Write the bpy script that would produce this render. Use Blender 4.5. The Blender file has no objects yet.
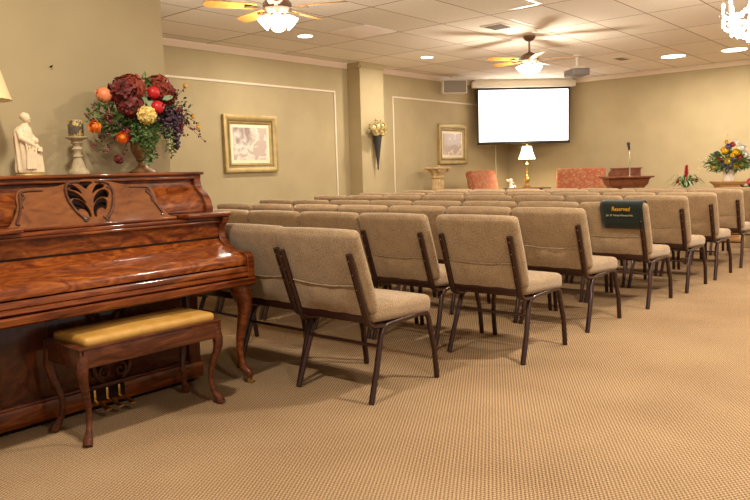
import bpy, bmesh, math, random
from mathutils import Vector, Matrix
PI = math.pi
rnd = random.Random(7)
COL = bpy.context.scene.collection

# ------------------------------------------------------------------ helpers
def lin(c):
    c = c / 255.0
    return c / 12.92 if c <= 0.04045 else ((c + 0.055) / 1.055) ** 2.4
def rgb(r, g, b): return (lin(r), lin(g), lin(b), 1.0)
def T(x, y, z): return Matrix.Translation((x, y, z))
def R(a, ax): return Matrix.Rotation(a, 4, ax)

class B:
    """collects shapes for one mesh"""
    def __init__(s, base=(0, 0, 0)):
        s.bm = bmesh.new(); s.M = Matrix.Identity(4); s.base = Vector(base); s.mi = 0
    def v(s, p): return s.bm.verts.new((s.M @ Vector(p)) - s.base)
    def f(s, vs):
        try:
            fc = s.bm.faces.new(vs); fc.material_index = s.mi; return fc
        except ValueError: return None
    def box(s, cx, cy, cz, sx, sy, sz, bev=0.0, seg=2):
        x, y, z = sx/2, sy/2, sz/2
        vs = [s.v((cx+a*x, cy+b*y, cz+c*z)) for a in (-1, 1) for b in (-1, 1) for c in (-1, 1)]
        fs = [s.f([vs[i] for i in q]) for q in ((0,1,3,2),(4,6,7,5),(0,4,5,1),(2,3,7,6),(0,2,6,4),(1,5,7,3))]
        if bev > 0:
            es = list({e for f_ in fs for e in f_.edges})
            r = bmesh.ops.bevel(s.bm, geom=es, offset=bev, segments=seg, affect='EDGES', profile=0.5, clamp_overlap=True)
            for f_ in r['faces']: f_.material_index = s.mi
        return s
    def tube(s, pts, r, n=8, cap=True, sq=(1, 1), up=None):
        pts = [Vector(p) for p in pts]; m = len(pts)
        rs = r if isinstance(r, (list, tuple)) else [r]*m
        rings = []; prev = None
        for i, p in enumerate(pts):
            d = (pts[min(i+1, m-1)] - pts[max(i-1, 0)]).normalized()
            if prev is None:
                a = Vector(up) if up else (Vector((0, 0, 1)) if abs(d.z) < .9 else Vector((0, 1, 0)))
                u = d.cross(a).normalized()
            else:
                u = (prev - d*prev.dot(d)).normalized()
            prev = u; w = d.cross(u)
            rings.append([s.v(p + u*(math.cos(2*PI*k/n)*rs[i]*sq[0]) + w*(math.sin(2*PI*k/n)*rs[i]*sq[1])) for k in range(n)])
        for i in range(m-1):
            for k in range(n): s.f([rings[i][k], rings[i][(k+1) % n], rings[i+1][(k+1) % n], rings[i+1][k]])
        if cap: s.f(rings[0][::-1]); s.f(rings[-1])
        return s
    def lathe(s, prof, n=24, c=(0, 0, 0), flute=0, fl=0.0, cap=True):
        rings = []
        for (r, z) in prof:
            rings.append([s.v((c[0]+(r*(1+fl*math.cos(flute*2*PI*k/n)))*math.cos(2*PI*k/n), c[1]+(r*(1+fl*math.cos(flute*2*PI*k/n)))*math.sin(2*PI*k/n), c[2]+z)) for k in range(n)])
        for i in range(len(rings)-1):
            for k in range(n): s.f([rings[i][k], rings[i][(k+1) % n], rings[i+1][(k+1) % n], rings[i+1][k]])
        if cap:
            if prof[0][0] > 1e-5: s.f(rings[0][::-1])
            if prof[-1][0] > 1e-5: s.f(rings[-1])
        return s
    def prism(s, poly, a0, a1, plane='yz'):
        def P(u, v_, w):
            return {'yz': (w, u, v_), 'xz': (u, w, v_), 'xy': (u, v_, w)}[plane]
        A = [s.v(P(u, v_, a0)) for u, v_ in poly]; C = [s.v(P(u, v_, a1)) for u, v_ in poly]
        n = len(poly)
        for k in range(n): s.f([A[k], A[(k+1) % n], C[(k+1) % n], C[k]])
        s.f(A[::-1]); s.f(C); return s
    def ball(s, c, r, nu=12, nv=8, rough=0.0):
        if not isinstance(r, (list, tuple)): r = (r, r, r)
        prev = None; top = s.v((c[0], c[1], c[2]+r[2])); bot = s.v((c[0], c[1], c[2]-r[2])); rings = []
        for j in range(1, nv):
            t = PI*j/nv
            rings.append([s.v((c[0]+r[0]*math.sin(t)*math.cos(2*PI*k/nu)*(1+rough*rnd.uniform(-1, 1)), c[1]+r[1]*math.sin(t)*math.sin(2*PI*k/nu)*(1+rough*rnd.uniform(-1, 1)), c[2]+r[2]*math.cos(t))) for k in range(nu)])
        for k in range(nu):
            s.f([top, rings[0][k], rings[0][(k+1) % nu]]); s.f([bot, rings[-1][(k+1) % nu], rings[-1][k]])
        for j in range(len(rings)-1):
            for k in range(nu): s.f([rings[j][k], rings[j+1][k], rings[j+1][(k+1) % nu], rings[j][(k+1) % nu]])
        return s
    def leaf(s, p, d, nrm, L, W, bend=0.2, fold=0.25):
        p = Vector(p); d = Vector(d).normalized(); nrm = Vector(nrm); nrm = (nrm - d*nrm.dot(d))
        nrm = nrm.normalized() if nrm.length > 1e-4 else d.orthogonal().normalized()
        w = d.cross(nrm)
        m0 = s.v(p); m1 = s.v(p+d*L*.5 - nrm*W*fold); m2 = s.v(p+d*L - nrm*L*bend)
        a = s.v(p+d*L*.35+w*W*.5); a2 = s.v(p+d*L*.75+w*W*.35-nrm*L*bend*.4)
        b = s.v(p+d*L*.35-w*W*.5); b2 = s.v(p+d*L*.75-w*W*.35-nrm*L*bend*.4)
        s.f([m0, a, m1]); s.f([m1, a, a2]); s.f([m1, a2, m2]); s.f([m0, m1, b]); s.f([m1, b2, b]); s.f([m1, m2, b2])
        return s
    def cushion(s, c, size, r, puff=(0, 0, 0), n=6):
        """rounded, slightly bulging box"""
        h = [q/2 for q in size]
        def axis(hh):
            e = min(r, hh*.98)
            a = [-hh, -hh+.08*e, -hh+.3*e, -hh+.62*e, -hh+e]
            inner = [(-hh+e) + (2*hh-2*e)*k/n for k in range(1, n)]
            return a + inner + [-x for x in a[::-1]]
        ax = [axis(q) for q in h]
        def rp(p):
            p = Vector(p); e = [min(r, q*.98) for q in h]
            inn = Vector([max(-h[i]+e[i], min(h[i]-e[i], p[i])) for i in range(3)])
            d = p-inn; q = Vector([d[i]/e[i] for i in range(3)])
            if q.length > 1e-6:
                q.normalize(); o = inn + Vector([q[i]*e[i] for i in range(3)])
            else: o = p
            for i in range(3):
                j, k = (i+1) % 3, (i+2) % 3
                o[i] += (1 if p[i] > 0 else -1) * puff[i] * (1-(p[j]/h[j])**2)*(1-(p[k]/h[k])**2) * (abs(p[i])/h[i])
            return o
        cc = Vector(c)
        newv = []
        for i in range(3):
            j, k = (i+1) % 3, (i+2) % 3
            for sg in (-1, 1):
                g = []
                for a in ax[j]:
                    row = []
                    for b in ax[k]:
                        p = [0, 0, 0]; p[i] = sg*h[i]; p[j] = a; p[k] = b
                        vv = s.v(cc+rp(p)); row.append(vv); newv.append(vv)
                    g.append(row)
                for u in range(len(g)-1):
                    for w in range(len(g[0])-1):
                        q = [g[u][w], g[u+1][w], g[u+1][w+1], g[u][w+1]]
                        s.f(q if sg > 0 else q[::-1])
        bmesh.ops.remove_doubles(s.bm, verts=newv, dist=2e-5)
        return s
    def obj(s, name, mats, parent=None, ang=40, smooth=True):
        bmesh.ops.recalc_face_normals(s.bm, faces=s.bm.faces)
        me = bpy.data.meshes.new(name); s.bm.to_mesh(me); s.bm.free()
        if not isinstance(mats, (list, tuple)): mats = [mats]
        for m in mats: me.materials.append(m)
        if smooth:
            for p in me.polygons: p.use_smooth = True
            me.set_sharp_from_angle(angle=math.radians(ang))
        o = bpy.data.objects.new(name, me); COL.objects.link(o)
        if parent: o.parent = parent
        else: o.location = s.base
        return o

def catmull(pts, closed=False, n=6):
    out = []; m = len(pts)
    rg = range(m) if closed else range(m-1)
    for i in rg:
        p0 = pts[(i-1) % m] if closed or i > 0 else pts[0]; p1 = pts[i]; p2 = pts[(i+1) % m]; p3 = pts[(i+2) % m] if closed or i+2 < m else pts[-1]
        for k in range(n):
            t_ = k/n
            out.append(tuple(.5*((2*p1[d]) + (-p0[d]+p2[d])*t_ + (2*p0[d]-5*p1[d]+4*p2[d]-p3[d])*t_*t_ + (-p0[d]+3*p1[d]-3*p2[d]+p3[d])*t_**3) for d in range(len(p1))))
    if not closed: out.append(tuple(pts[-1]))
    return out
def tag(o, label=None, cat=None, group=None, kind=None):
    if label: o['label'] = label
    if cat: o['category'] = cat
    if group: o['group'] = group
    if kind: o['kind'] = kind
    return o
def thing(name, label, cat, loc=(0, 0, 0), rz=0, group=None):
    o = bpy.data.objects.new(name, None); COL.objects.link(o); o.empty_display_size = .1
    o.location = loc; o.rotation_euler = (0, 0, rz)
    return tag(o, label, cat, group)
def structure(o): o['kind'] = 'structure'; return o
def copy_tree(o, parent=None):
    c = o.copy(); COL.objects.link(c)
    if parent: c.parent = parent
    for ch in list(o.children): copy_tree(ch, c)
    return c

# ------------------------------------------------------------------ materials
def mat(name, col, rough=.5, metal=0.0, spec=.5, coat=0.0, emit=None, es=0.0, trans=0.0):
    m = bpy.data.materials.new(name); m.use_nodes = True
    p = m.node_tree.nodes['Principled BSDF']
    p.inputs['Base Color'].default_value = col; p.inputs['Roughness'].default_value = rough
    p.inputs['Metallic'].default_value = metal; p.inputs['Specular IOR Level'].default_value = spec
    p.inputs['Coat Weight'].default_value = coat; p.inputs['Coat Roughness'].default_value = .07
    if emit: p.inputs['Emission Color'].default_value = emit; p.inputs['Emission Strength'].default_value = es
    if trans: p.inputs['Transmission Weight'].default_value = trans
    return m
def N(m, t, **k):
    n = m.node_tree.nodes.new(t)
    for a, b in k.items():
        if a in n.inputs.keys(): n.inputs[a].default_value = b
        else: setattr(n, a, b)
    return n
def L(m, a, b): m.node_tree.links.new(a, b)
def ramp(m, fac, stops):
    r = N(m, 'ShaderNodeValToRGB'); e = r.color_ramp.elements
    e[0].position, e[0].color = stops[0]; e[1].position, e[1].color = stops[-1]
    for p, c in stops[1:-1]: x = e.new(p); x.color = c
    L(m, fac, r.inputs['Fac']); return r.outputs['Color']
def coords(m, scale=(1, 1, 1), rot=(0, 0, 0), kind='Object'):
    tc = N(m, 'ShaderNodeTexCoord'); mp = N(m, 'ShaderNodeMapping')
    mp.inputs['Scale'].default_value = scale; mp.inputs['Rotation'].default_value = rot
    L(m, tc.outputs[kind], mp.inputs['Vector']); return mp.outputs['Vector']
def noise(m, vec, scale, detail=4, dist=0.0, rough=.5):
    n = N(m, 'ShaderNodeTexNoise'); n.inputs['Scale'].default_value = scale; n.inputs['Detail'].default_value = detail
    n.inputs['Distortion'].default_value = dist; n.inputs['Roughness'].default_value = rough
    L(m, vec, n.inputs['Vector']); return n.outputs['Fac']
def bump(m, fac, strength=.3, dist=.01):
    b = N(m, 'ShaderNodeBump'); b.inputs['Strength'].default_value = strength; b.inputs['Distance'].default_value = dist
    L(m, fac, b.inputs['Height']); L(m, b.outputs['Normal'], m.node_tree.nodes['Principled BSDF'].inputs['Normal'])
def base(m, out): L(m, out, m.node_tree.nodes['Principled BSDF'].inputs['Base Color'])
def noisy(name, c1, c2, scale=20, rough=.6, bs=.0, **k):
    m = mat(name, c1, rough, **k); v = coords(m); f = noise(m, v, scale)
    base(m, ramp(m, f, [(.3, c1), (.7, c2)]))
    if bs: bump(m, f, bs, .005)
    return m

def wood(name, dark, mid, light, scale=(1.2, 14, 14), burl=0.0, rough=.34, coat=.55, ns=3.0):
    m = mat(name, mid, rough, coat=coat, spec=.22)
    v = coords(m, scale); f = noise(m, v, ns, 6, 1.2 + burl*2.5, .6)
    base(m, ramp(m, f, [(.25, dark), (.48, mid), (.75, light)]))
    return m
W_case = wood('mahogany', rgb(46, 16, 5), rgb(104, 47, 16), rgb(154, 84, 32), (1.0, 9, 9))
W_burl = wood('burl_veneer', rgb(54, 20, 6), rgb(116, 54, 18), rgb(168, 94, 36), (1.6, 4, 4), burl=.8)
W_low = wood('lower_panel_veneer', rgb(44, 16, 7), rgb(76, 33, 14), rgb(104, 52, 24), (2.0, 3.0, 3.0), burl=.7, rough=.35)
W_desk = wood('satin_desk_wood', rgb(88, 46, 16), rgb(118, 66, 25), rgb(138, 82, 34), (2.5, 6, 6), rough=.55, coat=.04)
W_carve = wood('carved_wood', rgb(56, 28, 16), rgb(82, 46, 28), rgb(108, 64, 38), (4, 8, 8), rough=.45, coat=.1)
W_bench = wood('bench_wood', rgb(50, 22, 14), rgb(82, 42, 24), rgb(116, 66, 38), (1.6, 12, 12), rough=.33, coat=.3)
W_lect = wood('lectern_wood', rgb(84, 44, 28), rgb(124, 74, 48), rgb(146, 92, 62), (3, 10, 3), rough=.4, coat=.2)
W_table = wood('dark_table_wood', rgb(56, 30, 18), rgb(80, 44, 26), rgb(104, 60, 36), rough=.35)
W_tan = wood('tan_wood', rgb(150, 106, 62), rgb(180, 134, 84), rgb(200, 156, 104), rough=.45, coat=.1)
W_blade = wood('fan_blade_wood', rgb(150, 98, 40), rgb(186, 132, 62), rgb(206, 158, 86), (6, 6, 2), rough=.35)
DARK = mat('dark_wood_and_shade', rgb(34, 18, 12), .85, spec=.2)  # dark parts, plus the shade put behind the fret and in the groove
BRASS = mat('brass', rgb(226, 186, 108), .28, 1.0)
GOLD = noisy('gilt_frame', rgb(164, 140, 88), rgb(188, 164, 108), 12, .42, metal=.35)
GOLD2 = noisy('gilt_frame_inner', rgb(116, 96, 58), rgb(136, 114, 70), 12, .45, metal=.4)

# fabric of the chairs
def fabric(name, a, b, sc=260):
    m = mat(name, a, .92, spec=.15)
    p = m.node_tree.nodes['Principled BSDF']; p.inputs['Sheen Weight'].default_value = .25; p.inputs['Sheen Roughness'].default_value = .5
    v = coords(m); f = noise(m, v, sc, 3, 0, .7); g = noise(m, v, 14, 2)
    mx = N(m, 'ShaderNodeMath', operation='MULTIPLY_ADD'); mx.inputs[1].default_value = .12; L(m, g, mx.inputs[0]); L(m, f, mx.inputs[2])
    base(m, ramp(m, mx.outputs[0], [(.40, a), (.72, b)])); bump(m, f, .35, .003); return m
FAB = fabric('tan_fabric', rgb(104, 80, 56), rgb(196, 168, 130))
FRAME = mat('brown_enamel', rgb(58, 32, 24), .32, .35, coat=.3)
STUD = mat('screw_metal', rgb(190, 176, 160), .3, 1.0)
GOLDFAB = noisy('gold_upholstery', rgb(176, 128, 52), rgb(200, 154, 76), 12, .5)

# walls
def paint(name, c1, c2, sc=2.5):
    m = mat(name, c1, .75, spec=.25); v = coords(m); f = noise(m, v, sc, 3); g = noise(m, v, 140, 2)
    base(m, ramp(m, f, [(.3, c1), (.7, c2)])); bump(m, g, .08, .002); return m
WALL = paint('tan_wall_paint', rgb(171, 154, 118), rgb(179, 162, 125))
TRIM = mat('cream_trim', rgb(226, 210, 186), .5)
PINK = mat('crown_paint', rgb(222, 200, 180), .5)
# ceiling tiles
CEIL = mat('ceiling_tile', rgb(190, 170, 150), .9, spec=.1)
def ceil_nodes(m):
    v = coords(m); sp = N(m, 'ShaderNodeSeparateXYZ'); L(m, v, sp.inputs[0])
    def frac(o, off, per, w):
        a = N(m, 'ShaderNodeMath', operation='SUBTRACT'); L(m, o, a.inputs[0]); a.inputs[1].default_value = off
        d = N(m, 'ShaderNodeMath', operation='DIVIDE'); L(m, a.outputs[0], d.inputs[0]); d.inputs[1].default_value = per
        p = N(m, 'ShaderNodeMath', operation='PINGPONG'); L(m, d.outputs[0], p.inputs[0]); p.inputs[1].default_value = .5
        l = N(m, 'ShaderNodeMath', operation='LESS_THAN'); L(m, p.outputs[0], l.inputs[0]); l.inputs[1].default_value = w/per
        fl = N(m, 'ShaderNodeMath', operation='FLOOR'); L(m, d.outputs[0], fl.inputs[0])
        return l.outputs[0], fl.outputs[0]
    lx, fx = frac(sp.outputs[0], 7.985, 1.2192, .009); ly, fy = frac(sp.outputs[1], 3.452, .6096, .007)
    mx = N(m, 'ShaderNodeMath', operation='MAXIMUM'); L(m, lx, mx.inputs[0]); L(m, ly, mx.inputs[1])
    cb = N(m, 'ShaderNodeCombineXYZ'); L(m, fx, cb.inputs[0]); L(m, fy, cb.inputs[1])
    wn = N(m, 'ShaderNodeTexWhiteNoise'); L(m, cb.outputs[0], wn.inputs['Vector'])
    tile = ramp(m, wn.outputs['Value'], [(0, rgb(226, 217, 204)), (1, rgb(240, 232, 220))])
    sp2 = noise(m, v, 90, 3)
    mm = N(m, 'ShaderNodeMix', data_type='RGBA'); mm.blend_type = 'MULTIPLY'; mm.inputs[0].default_value = .35
    L(m, tile, mm.inputs[6]); L(m, ramp(m, sp2, [(.35, (.75, .75, .75, 1)), (.6, (1, 1, 1, 1))]), mm.inputs[7])
    m2 = N(m, 'ShaderNodeMix', data_type='RGBA'); L(m, mx.outputs[0], m2.inputs[0]); L(m, mm.outputs[2], m2.inputs[6])
    m2.inputs[7].default_value = rgb(150, 126, 104); base(m, m2.outputs[2])
ceil_nodes(CEIL)
# carpet
CARP = mat('carpet', rgb(150, 116, 80), .95, spec=.1)
def carpet_nodes(m):
    v = coords(m); sp = N(m, 'ShaderNodeSeparateXYZ'); L(m, v, sp.inputs[0])
    def sn(o, per):
        a = N(m, 'ShaderNodeMath', operation='MULTIPLY'); L(m, o, a.inputs[0]); a.inputs[1].default_value = 2*PI/per
        q = N(m, 'ShaderNodeMath', operation='SINE'); L(m, a.outputs[0], q.inputs[0]); return q.outputs[0]
    pr = N(m, 'ShaderNodeMath', operation='MULTIPLY'); L(m, sn(sp.outputs[0], .0275), pr.inputs[0]); L(m, sn(sp.outputs[1], .0165), pr.inputs[1])
    n1 = noise(m, v, 220, 3); n2 = noise(m, v, 1.2, 3)
    ad = N(m, 'ShaderNodeMath', operation='MULTIPLY_ADD'); L(m, pr.outputs[0], ad.inputs[0]); ad.inputs[1].default_value = .20; L(m, n1, ad.inputs[2])
    a2 = N(m, 'ShaderNodeMath', operation='MULTIPLY_ADD'); L(m, n2, a2.inputs[0]); a2.inputs[1].default_value = .25; L(m, ad.outputs[0], a2.inputs[2])
    base(m, ramp(m, a2.outputs[0], [(.40, rgb(88, 66, 46)), (.62, rgb(150, 120, 87)), (.86, rgb(190, 164, 128))]))
    bump(m, ad.outputs[0], .4, .004)
carpet_nodes(CARP)

# ------------------------------------------------------------------ camera
cam = bpy.data.cameras.new('camera'); co = bpy.data.objects.new('camera', cam); COL.objects.link(co)
F, YAW, PIT, ROL, H = 712.13, -0.08095, -0.11188, -0.02861, 1.1514
a = math.radians(45)+YAW
fw = Vector((math.cos(a), math.sin(a), 0)); rt = Vector((math.sin(a), -math.cos(a), 0)); up = Vector((0, 0, 1))
fw2 = fw*math.cos(PIT)+up*math.sin(PIT); up2 = up*math.cos(PIT)-fw*math.sin(PIT)
r3 = rt*math.cos(ROL)+up2*math.sin(ROL); u3 = up2*math.cos(ROL)-rt*math.sin(ROL)
co.matrix_world = Matrix(((r3.x, u3.x, -fw2.x, 0), (r3.y, u3.y, -fw2.y, 0), (r3.z, u3.z, -fw2.z, H), (0, 0, 0, 1)))
cam.sensor_width = 36; cam.lens = F/750*36; cam.clip_start = .05
bpy.context.scene.camera = co

# ------------------------------------------------------------------ room shell
XW, YW, ZC, XP, YP = 12.94, 7.38, 2.75, 2.50, 3.72
X0, Y0 = -3.0, -3.5
def slab(name, x0, x1, y0, y1, z0, z1, m): 
    b = B(); b.box((x0+x1)/2, (y0+y1)/2, (z0+z1)/2, x1-x0, y1-y0, z1-z0); return structure(b.obj(name, m, smooth=False))
slab('floor', X0, XW+.15, Y0, YW+.15, -.1, 0, CARP)
slab('ceiling', X0, XW+.15, Y0, YW+.15, ZC, ZC+.1, CEIL)
slab('wall_left', XP-.15, XW, YW, YW+.15, 0, ZC, WALL)
slab('wall_front', XW, XW+.15, Y0, YW+.15, 0, ZC, WALL)
slab('wall_left_near', X0, XP, YP, YP+.15, 0, ZC, WALL)
slab('wall_return', XP-.15, XP, YP+.15, YW, 0, ZC, WALL)
slab('wall_pillar', 8.15, 8.70, 7.13, YW, 0, ZC, WALL)
crown_prof = [(0, 0), (0, -.075), (.012, -.075), (.022, -.06), (.045, -.03), (.055, -.012), (.055, 0)]
def crown(name, p0, p1, nrm, m=PINK, prof=crown_prof, z=ZC):
    b = B(); d = Vector((p1[0]-p0[0], p1[1]-p0[1], 0)); nv = Vector((nrm[0], nrm[1], 0)); rings = []
    for p in (p0, p1): rings.append([b.v(Vector((p[0], p[1], z)) + nv*o + Vector((0, 0, dz))) for o, dz in prof])
    n = len(prof)
    for k in range(n): b.f([rings[0][k], rings[0][(k+1) % n], rings[1][(k+1) % n], rings[1][k]])
    b.f(rings[0][::-1]); b.f(rings[1]); return structure(b.obj(name, m))
crown('trim_1', (XP, YW), (8.15, YW), (0, -1)); crown('trim_2', (8.70, YW), (XW, YW), (0, -1))
crown('trim_3', (8.10, 7.13), (8.70, 7.13), (0, -1), WALL); crown('trim_4', (8.15, 7.08), (8.15, YW), (-1, 0), WALL)
crown('trim_5', (XW, Y0), (XW, YW), (-1, 0), TRIM)
basep = [(0, 0), (0, .1), (.008, .1), (.014, .085), (.014, 0)]
crown('baseboard_left', (XP, YW), (8.15, YW), (0, -1), TRIM, basep, 0); crown('baseboard_left', (8.70, YW), (XW, YW), (0, -1), TRIM, basep, 0)
crown('baseboard_front', (XW, Y0), (XW, YW), (-1, 0), TRIM, basep, 0)
crown('baseboard_near', (X0, YP), (XP, YP), (0, -1), TRIM, basep, 0)
def moulding(name, x0, x1, z0, z1):
    b = B(); w = .028; y = YW-.008
    b.box((x0+x1)/2, y, z1, x1-x0+w, .016, w, .005); b.box((x0+x1)/2, y, z0, x1-x0+w, .016, w, .005)
    b.box(x0, y, (z0+z1)/2, w, .016, z1-z0-w, .005); b.box(x1, y, (z0+z1)/2, w, .016, z1-z0-w, .005)
    return structure(b.obj(name, TRIM))
moulding('trim_6', 2.75, 7.85, .3, 2.32); moulding('trim_7', 9.23, 12.46, .3, 2.325)

# ------------------------------------------------------------------ church chair
def chair_proto():
    ox = .30
    t = thing('church_chair', 'x', 'chair')
    # seat
    b = B(); b.M = T(.30-ox, 0, .437) @ R(math.radians(3.2), 'Y')
    b.cushion((0, 0, 0), (.50, .525, .10), .035, (.006, .004, .012), 5); b.obj('seat', FAB, t)
    # backrest, leaning back
    lean = math.radians(19)
    MB = T(.035-ox+.028, 0, .44) @ R(-lean, 'Y')
    b = B(); b.M = MB; b.cushion((.012, 0, .228), (.068, .548, .445), .033, (.008, .004, .006), 6)
    bk = b.obj('backrest', FAB, t)
    # book pocket with a slack lower edge
    b = B(); b.M = MB; nx, nz = 10, 6; g = []
    for j in range(nz+1):
        row = []
        for i in range(nx+1):
            u = i/nx; v_ = j/nz
            x = -.032 - .016*math.sin(PI*v_)*math.sin(PI*u) - .004*math.sin(u*17+v_*5)*math.sin(PI*u)
            z = .012+.165*v_ - .012*math.sin(PI*u)*v_
            row.append(b.v((x, -.215+.43*u, z)))
        g.append(row)
    for j in range(nz):
        for i in range(nx): b.f([g[j][i], g[j][i+1], g[j+1][i+1], g[j+1][i]])
    b.tube([(-.034-.004*math.sin(PI*i/10), -.215+.043*i, .178-.012*math.sin(PI*i/10)) for i in range(11)], .0035, 6)
    b.obj('book_pocket', FAB, bk)
    # uprights with screw heads
    for sg in (-1, 1):
        y = .232*sg
        b = B(); b.tube([(-.086-ox, y, .757), (-.055-ox, y, .665), (.005-ox, y, .490), (.026-ox, y, .430), (.042-ox, y, .398), (.075-ox, y, .378), (.16-ox, y, .370)], .0165, 10, sq=(.85, 1.15), up=(0, 1, 0))
        b.mi = 1
        for zz in (.725, .655, .580, .505):
            xx = -.100 + (.795-zz)*.348 - .0125
            b.ball((xx-ox, y, zz), .0042, 6, 4)
        b.obj('back_upright', [FRAME, STUD], t)
    # legs
    for sg in (-1, 1):
        y0, y1 = .238*sg, .256*sg
        b = B(); b.tube([(.02-ox, y1, .003), (.078-ox, y1*.975, .17), (.128-ox, y0, .318), (.145-ox, y0, .352), (.175-ox, y0, .370), (.24-ox, y0, .376)], .0155, 10, sq=(1.0, 1.05), up=(0, 1, 0)); b.obj('leg', FRAME, t)
        b = B(); b.tube([(.585-ox, y1, .003), (.565-ox, y1, .17), (.548-ox, y0, .31), (.538-ox, y0, .35), (.512-ox, y0, .377), (.46-ox, y0, .381), (.235-ox, y0, .376)], .0155, 10, sq=(1.0, 1.05), up=(0, 1, 0)); b.obj('leg', FRAME, t)
    b = B(); b.box(.036-ox, 0, .422, .014, .455, .042, .003); b.obj('back_rail', FRAME, t)
    b = B(); b.box(.33-ox, 0, .381, .40, .44, .012, .003); b.obj('seat_frame', FRAME, t)
    b = B(); b.tube([(.105-ox, -.245, .275), (.105-ox, .245, .275)], .0085, 8); b.obj('stretcher', FRAME, t)
    return t
proto = chair_proto()
ordn = ['first', 'second', 'third', 'fourth', 'fifth', 'sixth', 'seventh', 'eighth']
rows = [(2.55, 2.215, 3, 1), (3.60, 1.955, 6, 1), (4.57, 1.985, 7, .985), (5.57, 1.925, 8, .968), (6.44, 1.895, 8, .98), (7.26, 1.880, 8, .972), (8.24, 1.880, 8, .965), (9.20, 1.88, 8, .945)]
first = True
for ri, (xr, yr, n, zs) in enumerate(rows):
    for k in range(n):
        o = proto if first else copy_tree(proto); first = False
        o.location = (xr+.30 + rnd.uniform(-.008, .008) + ([0, .055, .10][k] if ri == 0 else 0), yr+.278+k*.563+(.055 if ri == 1 and k else 0)+rnd.uniform(-.004, .004), 0)
        o.rotation_euler = (0, 0, rnd.uniform(-.012, .012)); o.scale = (1, 1, zs)
        if ri == 0:
            lb = ['tan padded chair alone at the aisle end of the nearest row, largest in view',
                  'middle tan padded chair of the nearest row, between the aisle-end chair and the piano',
                  'tan padded chair of the nearest row standing behind the piano leg'][k]
        elif ri == 3 and k == 0:
            lb = 'tan padded aisle-end chair with the dark green reserved cloth over its back'
        elif k == 0:
            lb = 'tan padded chair at the aisle end of the %s row counted from the piano' % ordn[ri]
        else:
            lb = 'tan padded chair, %s from the aisle in the %s row counted from the piano' % (ordn[k], ordn[ri])
        tag(o, lb, 'chair', 'tan padded chairs set out in rows')

# ---- reserved cloth over the aisle chair of row four
def text_obj(body, size, mtl, M, parent, name, shear=0.0, ext=.0006, sx=1.0):
    cu = bpy.data.curves.new(name, 'FONT'); cu.body = body; cu.size = size; cu.align_x = 'CENTER'; cu.align_y = 'CENTER'
    cu.extrude = ext; cu.shear = shear; cu.resolution_u = 3
    o = bpy.data.objects.new(name, cu); COL.objects.link(o); bpy.context.view_layer.update()
    me = bpy.data.meshes.new_from_object(o.evaluated_get(bpy.context.evaluated_depsgraph_get()))
    bpy.data.objects.remove(o); me.transform(M @ Matrix.Diagonal((sx, 1, 1, 1))); me.materials.clear(); me.materials.append(mtl)
    q = bpy.data.objects.new(name, me); COL.objects.link(q); q.parent = parent; return q
GREEN = fabric('green_cloth', rgb(18, 24, 20), rgb(38, 46, 38), 300)
YEL = mat('gold_thread', rgb(240, 176, 40), .5); CRM = mat('cream_thread', rgb(206, 190, 140), .6)
rx, ry = 5.57, 1.925+.278-.085
t = thing('reserved_cloth', 'dark green cloth with gold lettering draped over an aisle-end chair back', 'cloth', (rx-.05, ry, .86))
lean = math.radians(19); c_, s_ = math.cos(lean), math.sin(lean)
def bp(h, off):   # point in the plane of the backrest: h up along it, off = behind (negative) or before
    return (rx+.063 - s_*h + c_*off, .968*(c_*h + .44 + s_*off))
prof = [bp(.250, -.046), bp(.32, -.047), bp(.41, -.044), bp(.445, -.036), bp(.462, -.012), bp(.463, .03), bp(.44, .056), bp(.40, .064), bp(.28, .066)]
b = B((rx-.05, ry, .86)); w = .168; nu = 8
outer = [[b.v((p[0]+.0015*math.sin(i*1.7+j), ry-w+2*w*i/nu, p[1])) for i in range(nu+1)] for j, p in enumerate(prof)]
for j in range(len(prof)-1):
    for i in range(nu): b.f([outer[j][i], outer[j][i+1], outer[j+1][i+1], outer[j+1][i]])
o = b.obj('drape', GREEN, t, ang=80); md = o.modifiers.new('thick', 'SOLIDIFY'); md.thickness = .004; md.offset = 1
# lettering faces the camera side (-X)
def letters(body, h, size, mtl, shear, sx=1.0, dy=0.0):
    p = bp(h, -.0600)
    MM = T(p[0]-(rx-.05), dy, p[1]-.86) @ R(-lean, 'Y') @ Matrix(((0, 0, -1, 0), (-1, 0, 0, 0), (0, 1, 0, 0), (0, 0, 0, 1)))
    text_obj(body, size, mtl, MM, t, 'lettering', shear, sx=sx)
letters('Reserved', .424, .052, YEL, .35, .74, .0)
letters('Jas. D. Hanaal Flovers-Hm.', .370, .023, CRM, .25, .86, .012)

# ------------------------------------------------------------------ piano
PB = (1.745, 3.38, 0)
pn = thing('upright_piano', 'glossy mahogany upright piano with carved music desk and closed lid', 'piano', PB)
XL, XR, LXL, LXR = 1.01, 2.48, 1.16, 2.335
side = [(3.70, .56), (3.70, 1.150), (3.395, 1.150), (3.400, 1.125), (3.393, 1.09), (3.372, 1.068), (3.342, 1.05), (3.315, 1.02), (3.300, .99), (3.296, .96), (3.300, .942),
        (3.17, .942), (3.15, .915), (3.165, .89), (3.19, .872), (3.205, .85), (3.203, .825), (3.185, .795), (3.15, .765), (3.10, .742), (3.04, .736), (2.985, .733), (2.965, .715), (2.962, .69), (2.962, .575), (3.0, .56)]
for x0, x1 in ((XL, XL+.045), (XR-.045, XR)):
    b = B(PB); b.prism(side, x0, x1); o = b.obj('side_panel', W_case, pn)
    m_ = o.modifiers.new('bev', 'BEVEL'); m_.width = .004; m_.segments = 2; m_.limit_method = 'ANGLE'
for x0, x1 in ((LXL, LXL+.04), (LXR-.04, LXR)):
    b = B(PB); b.box((x0+x1)/2, 3.50, .295, .04, .40, .53, .004); b.obj('lower_side', W_low, pn)
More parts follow.
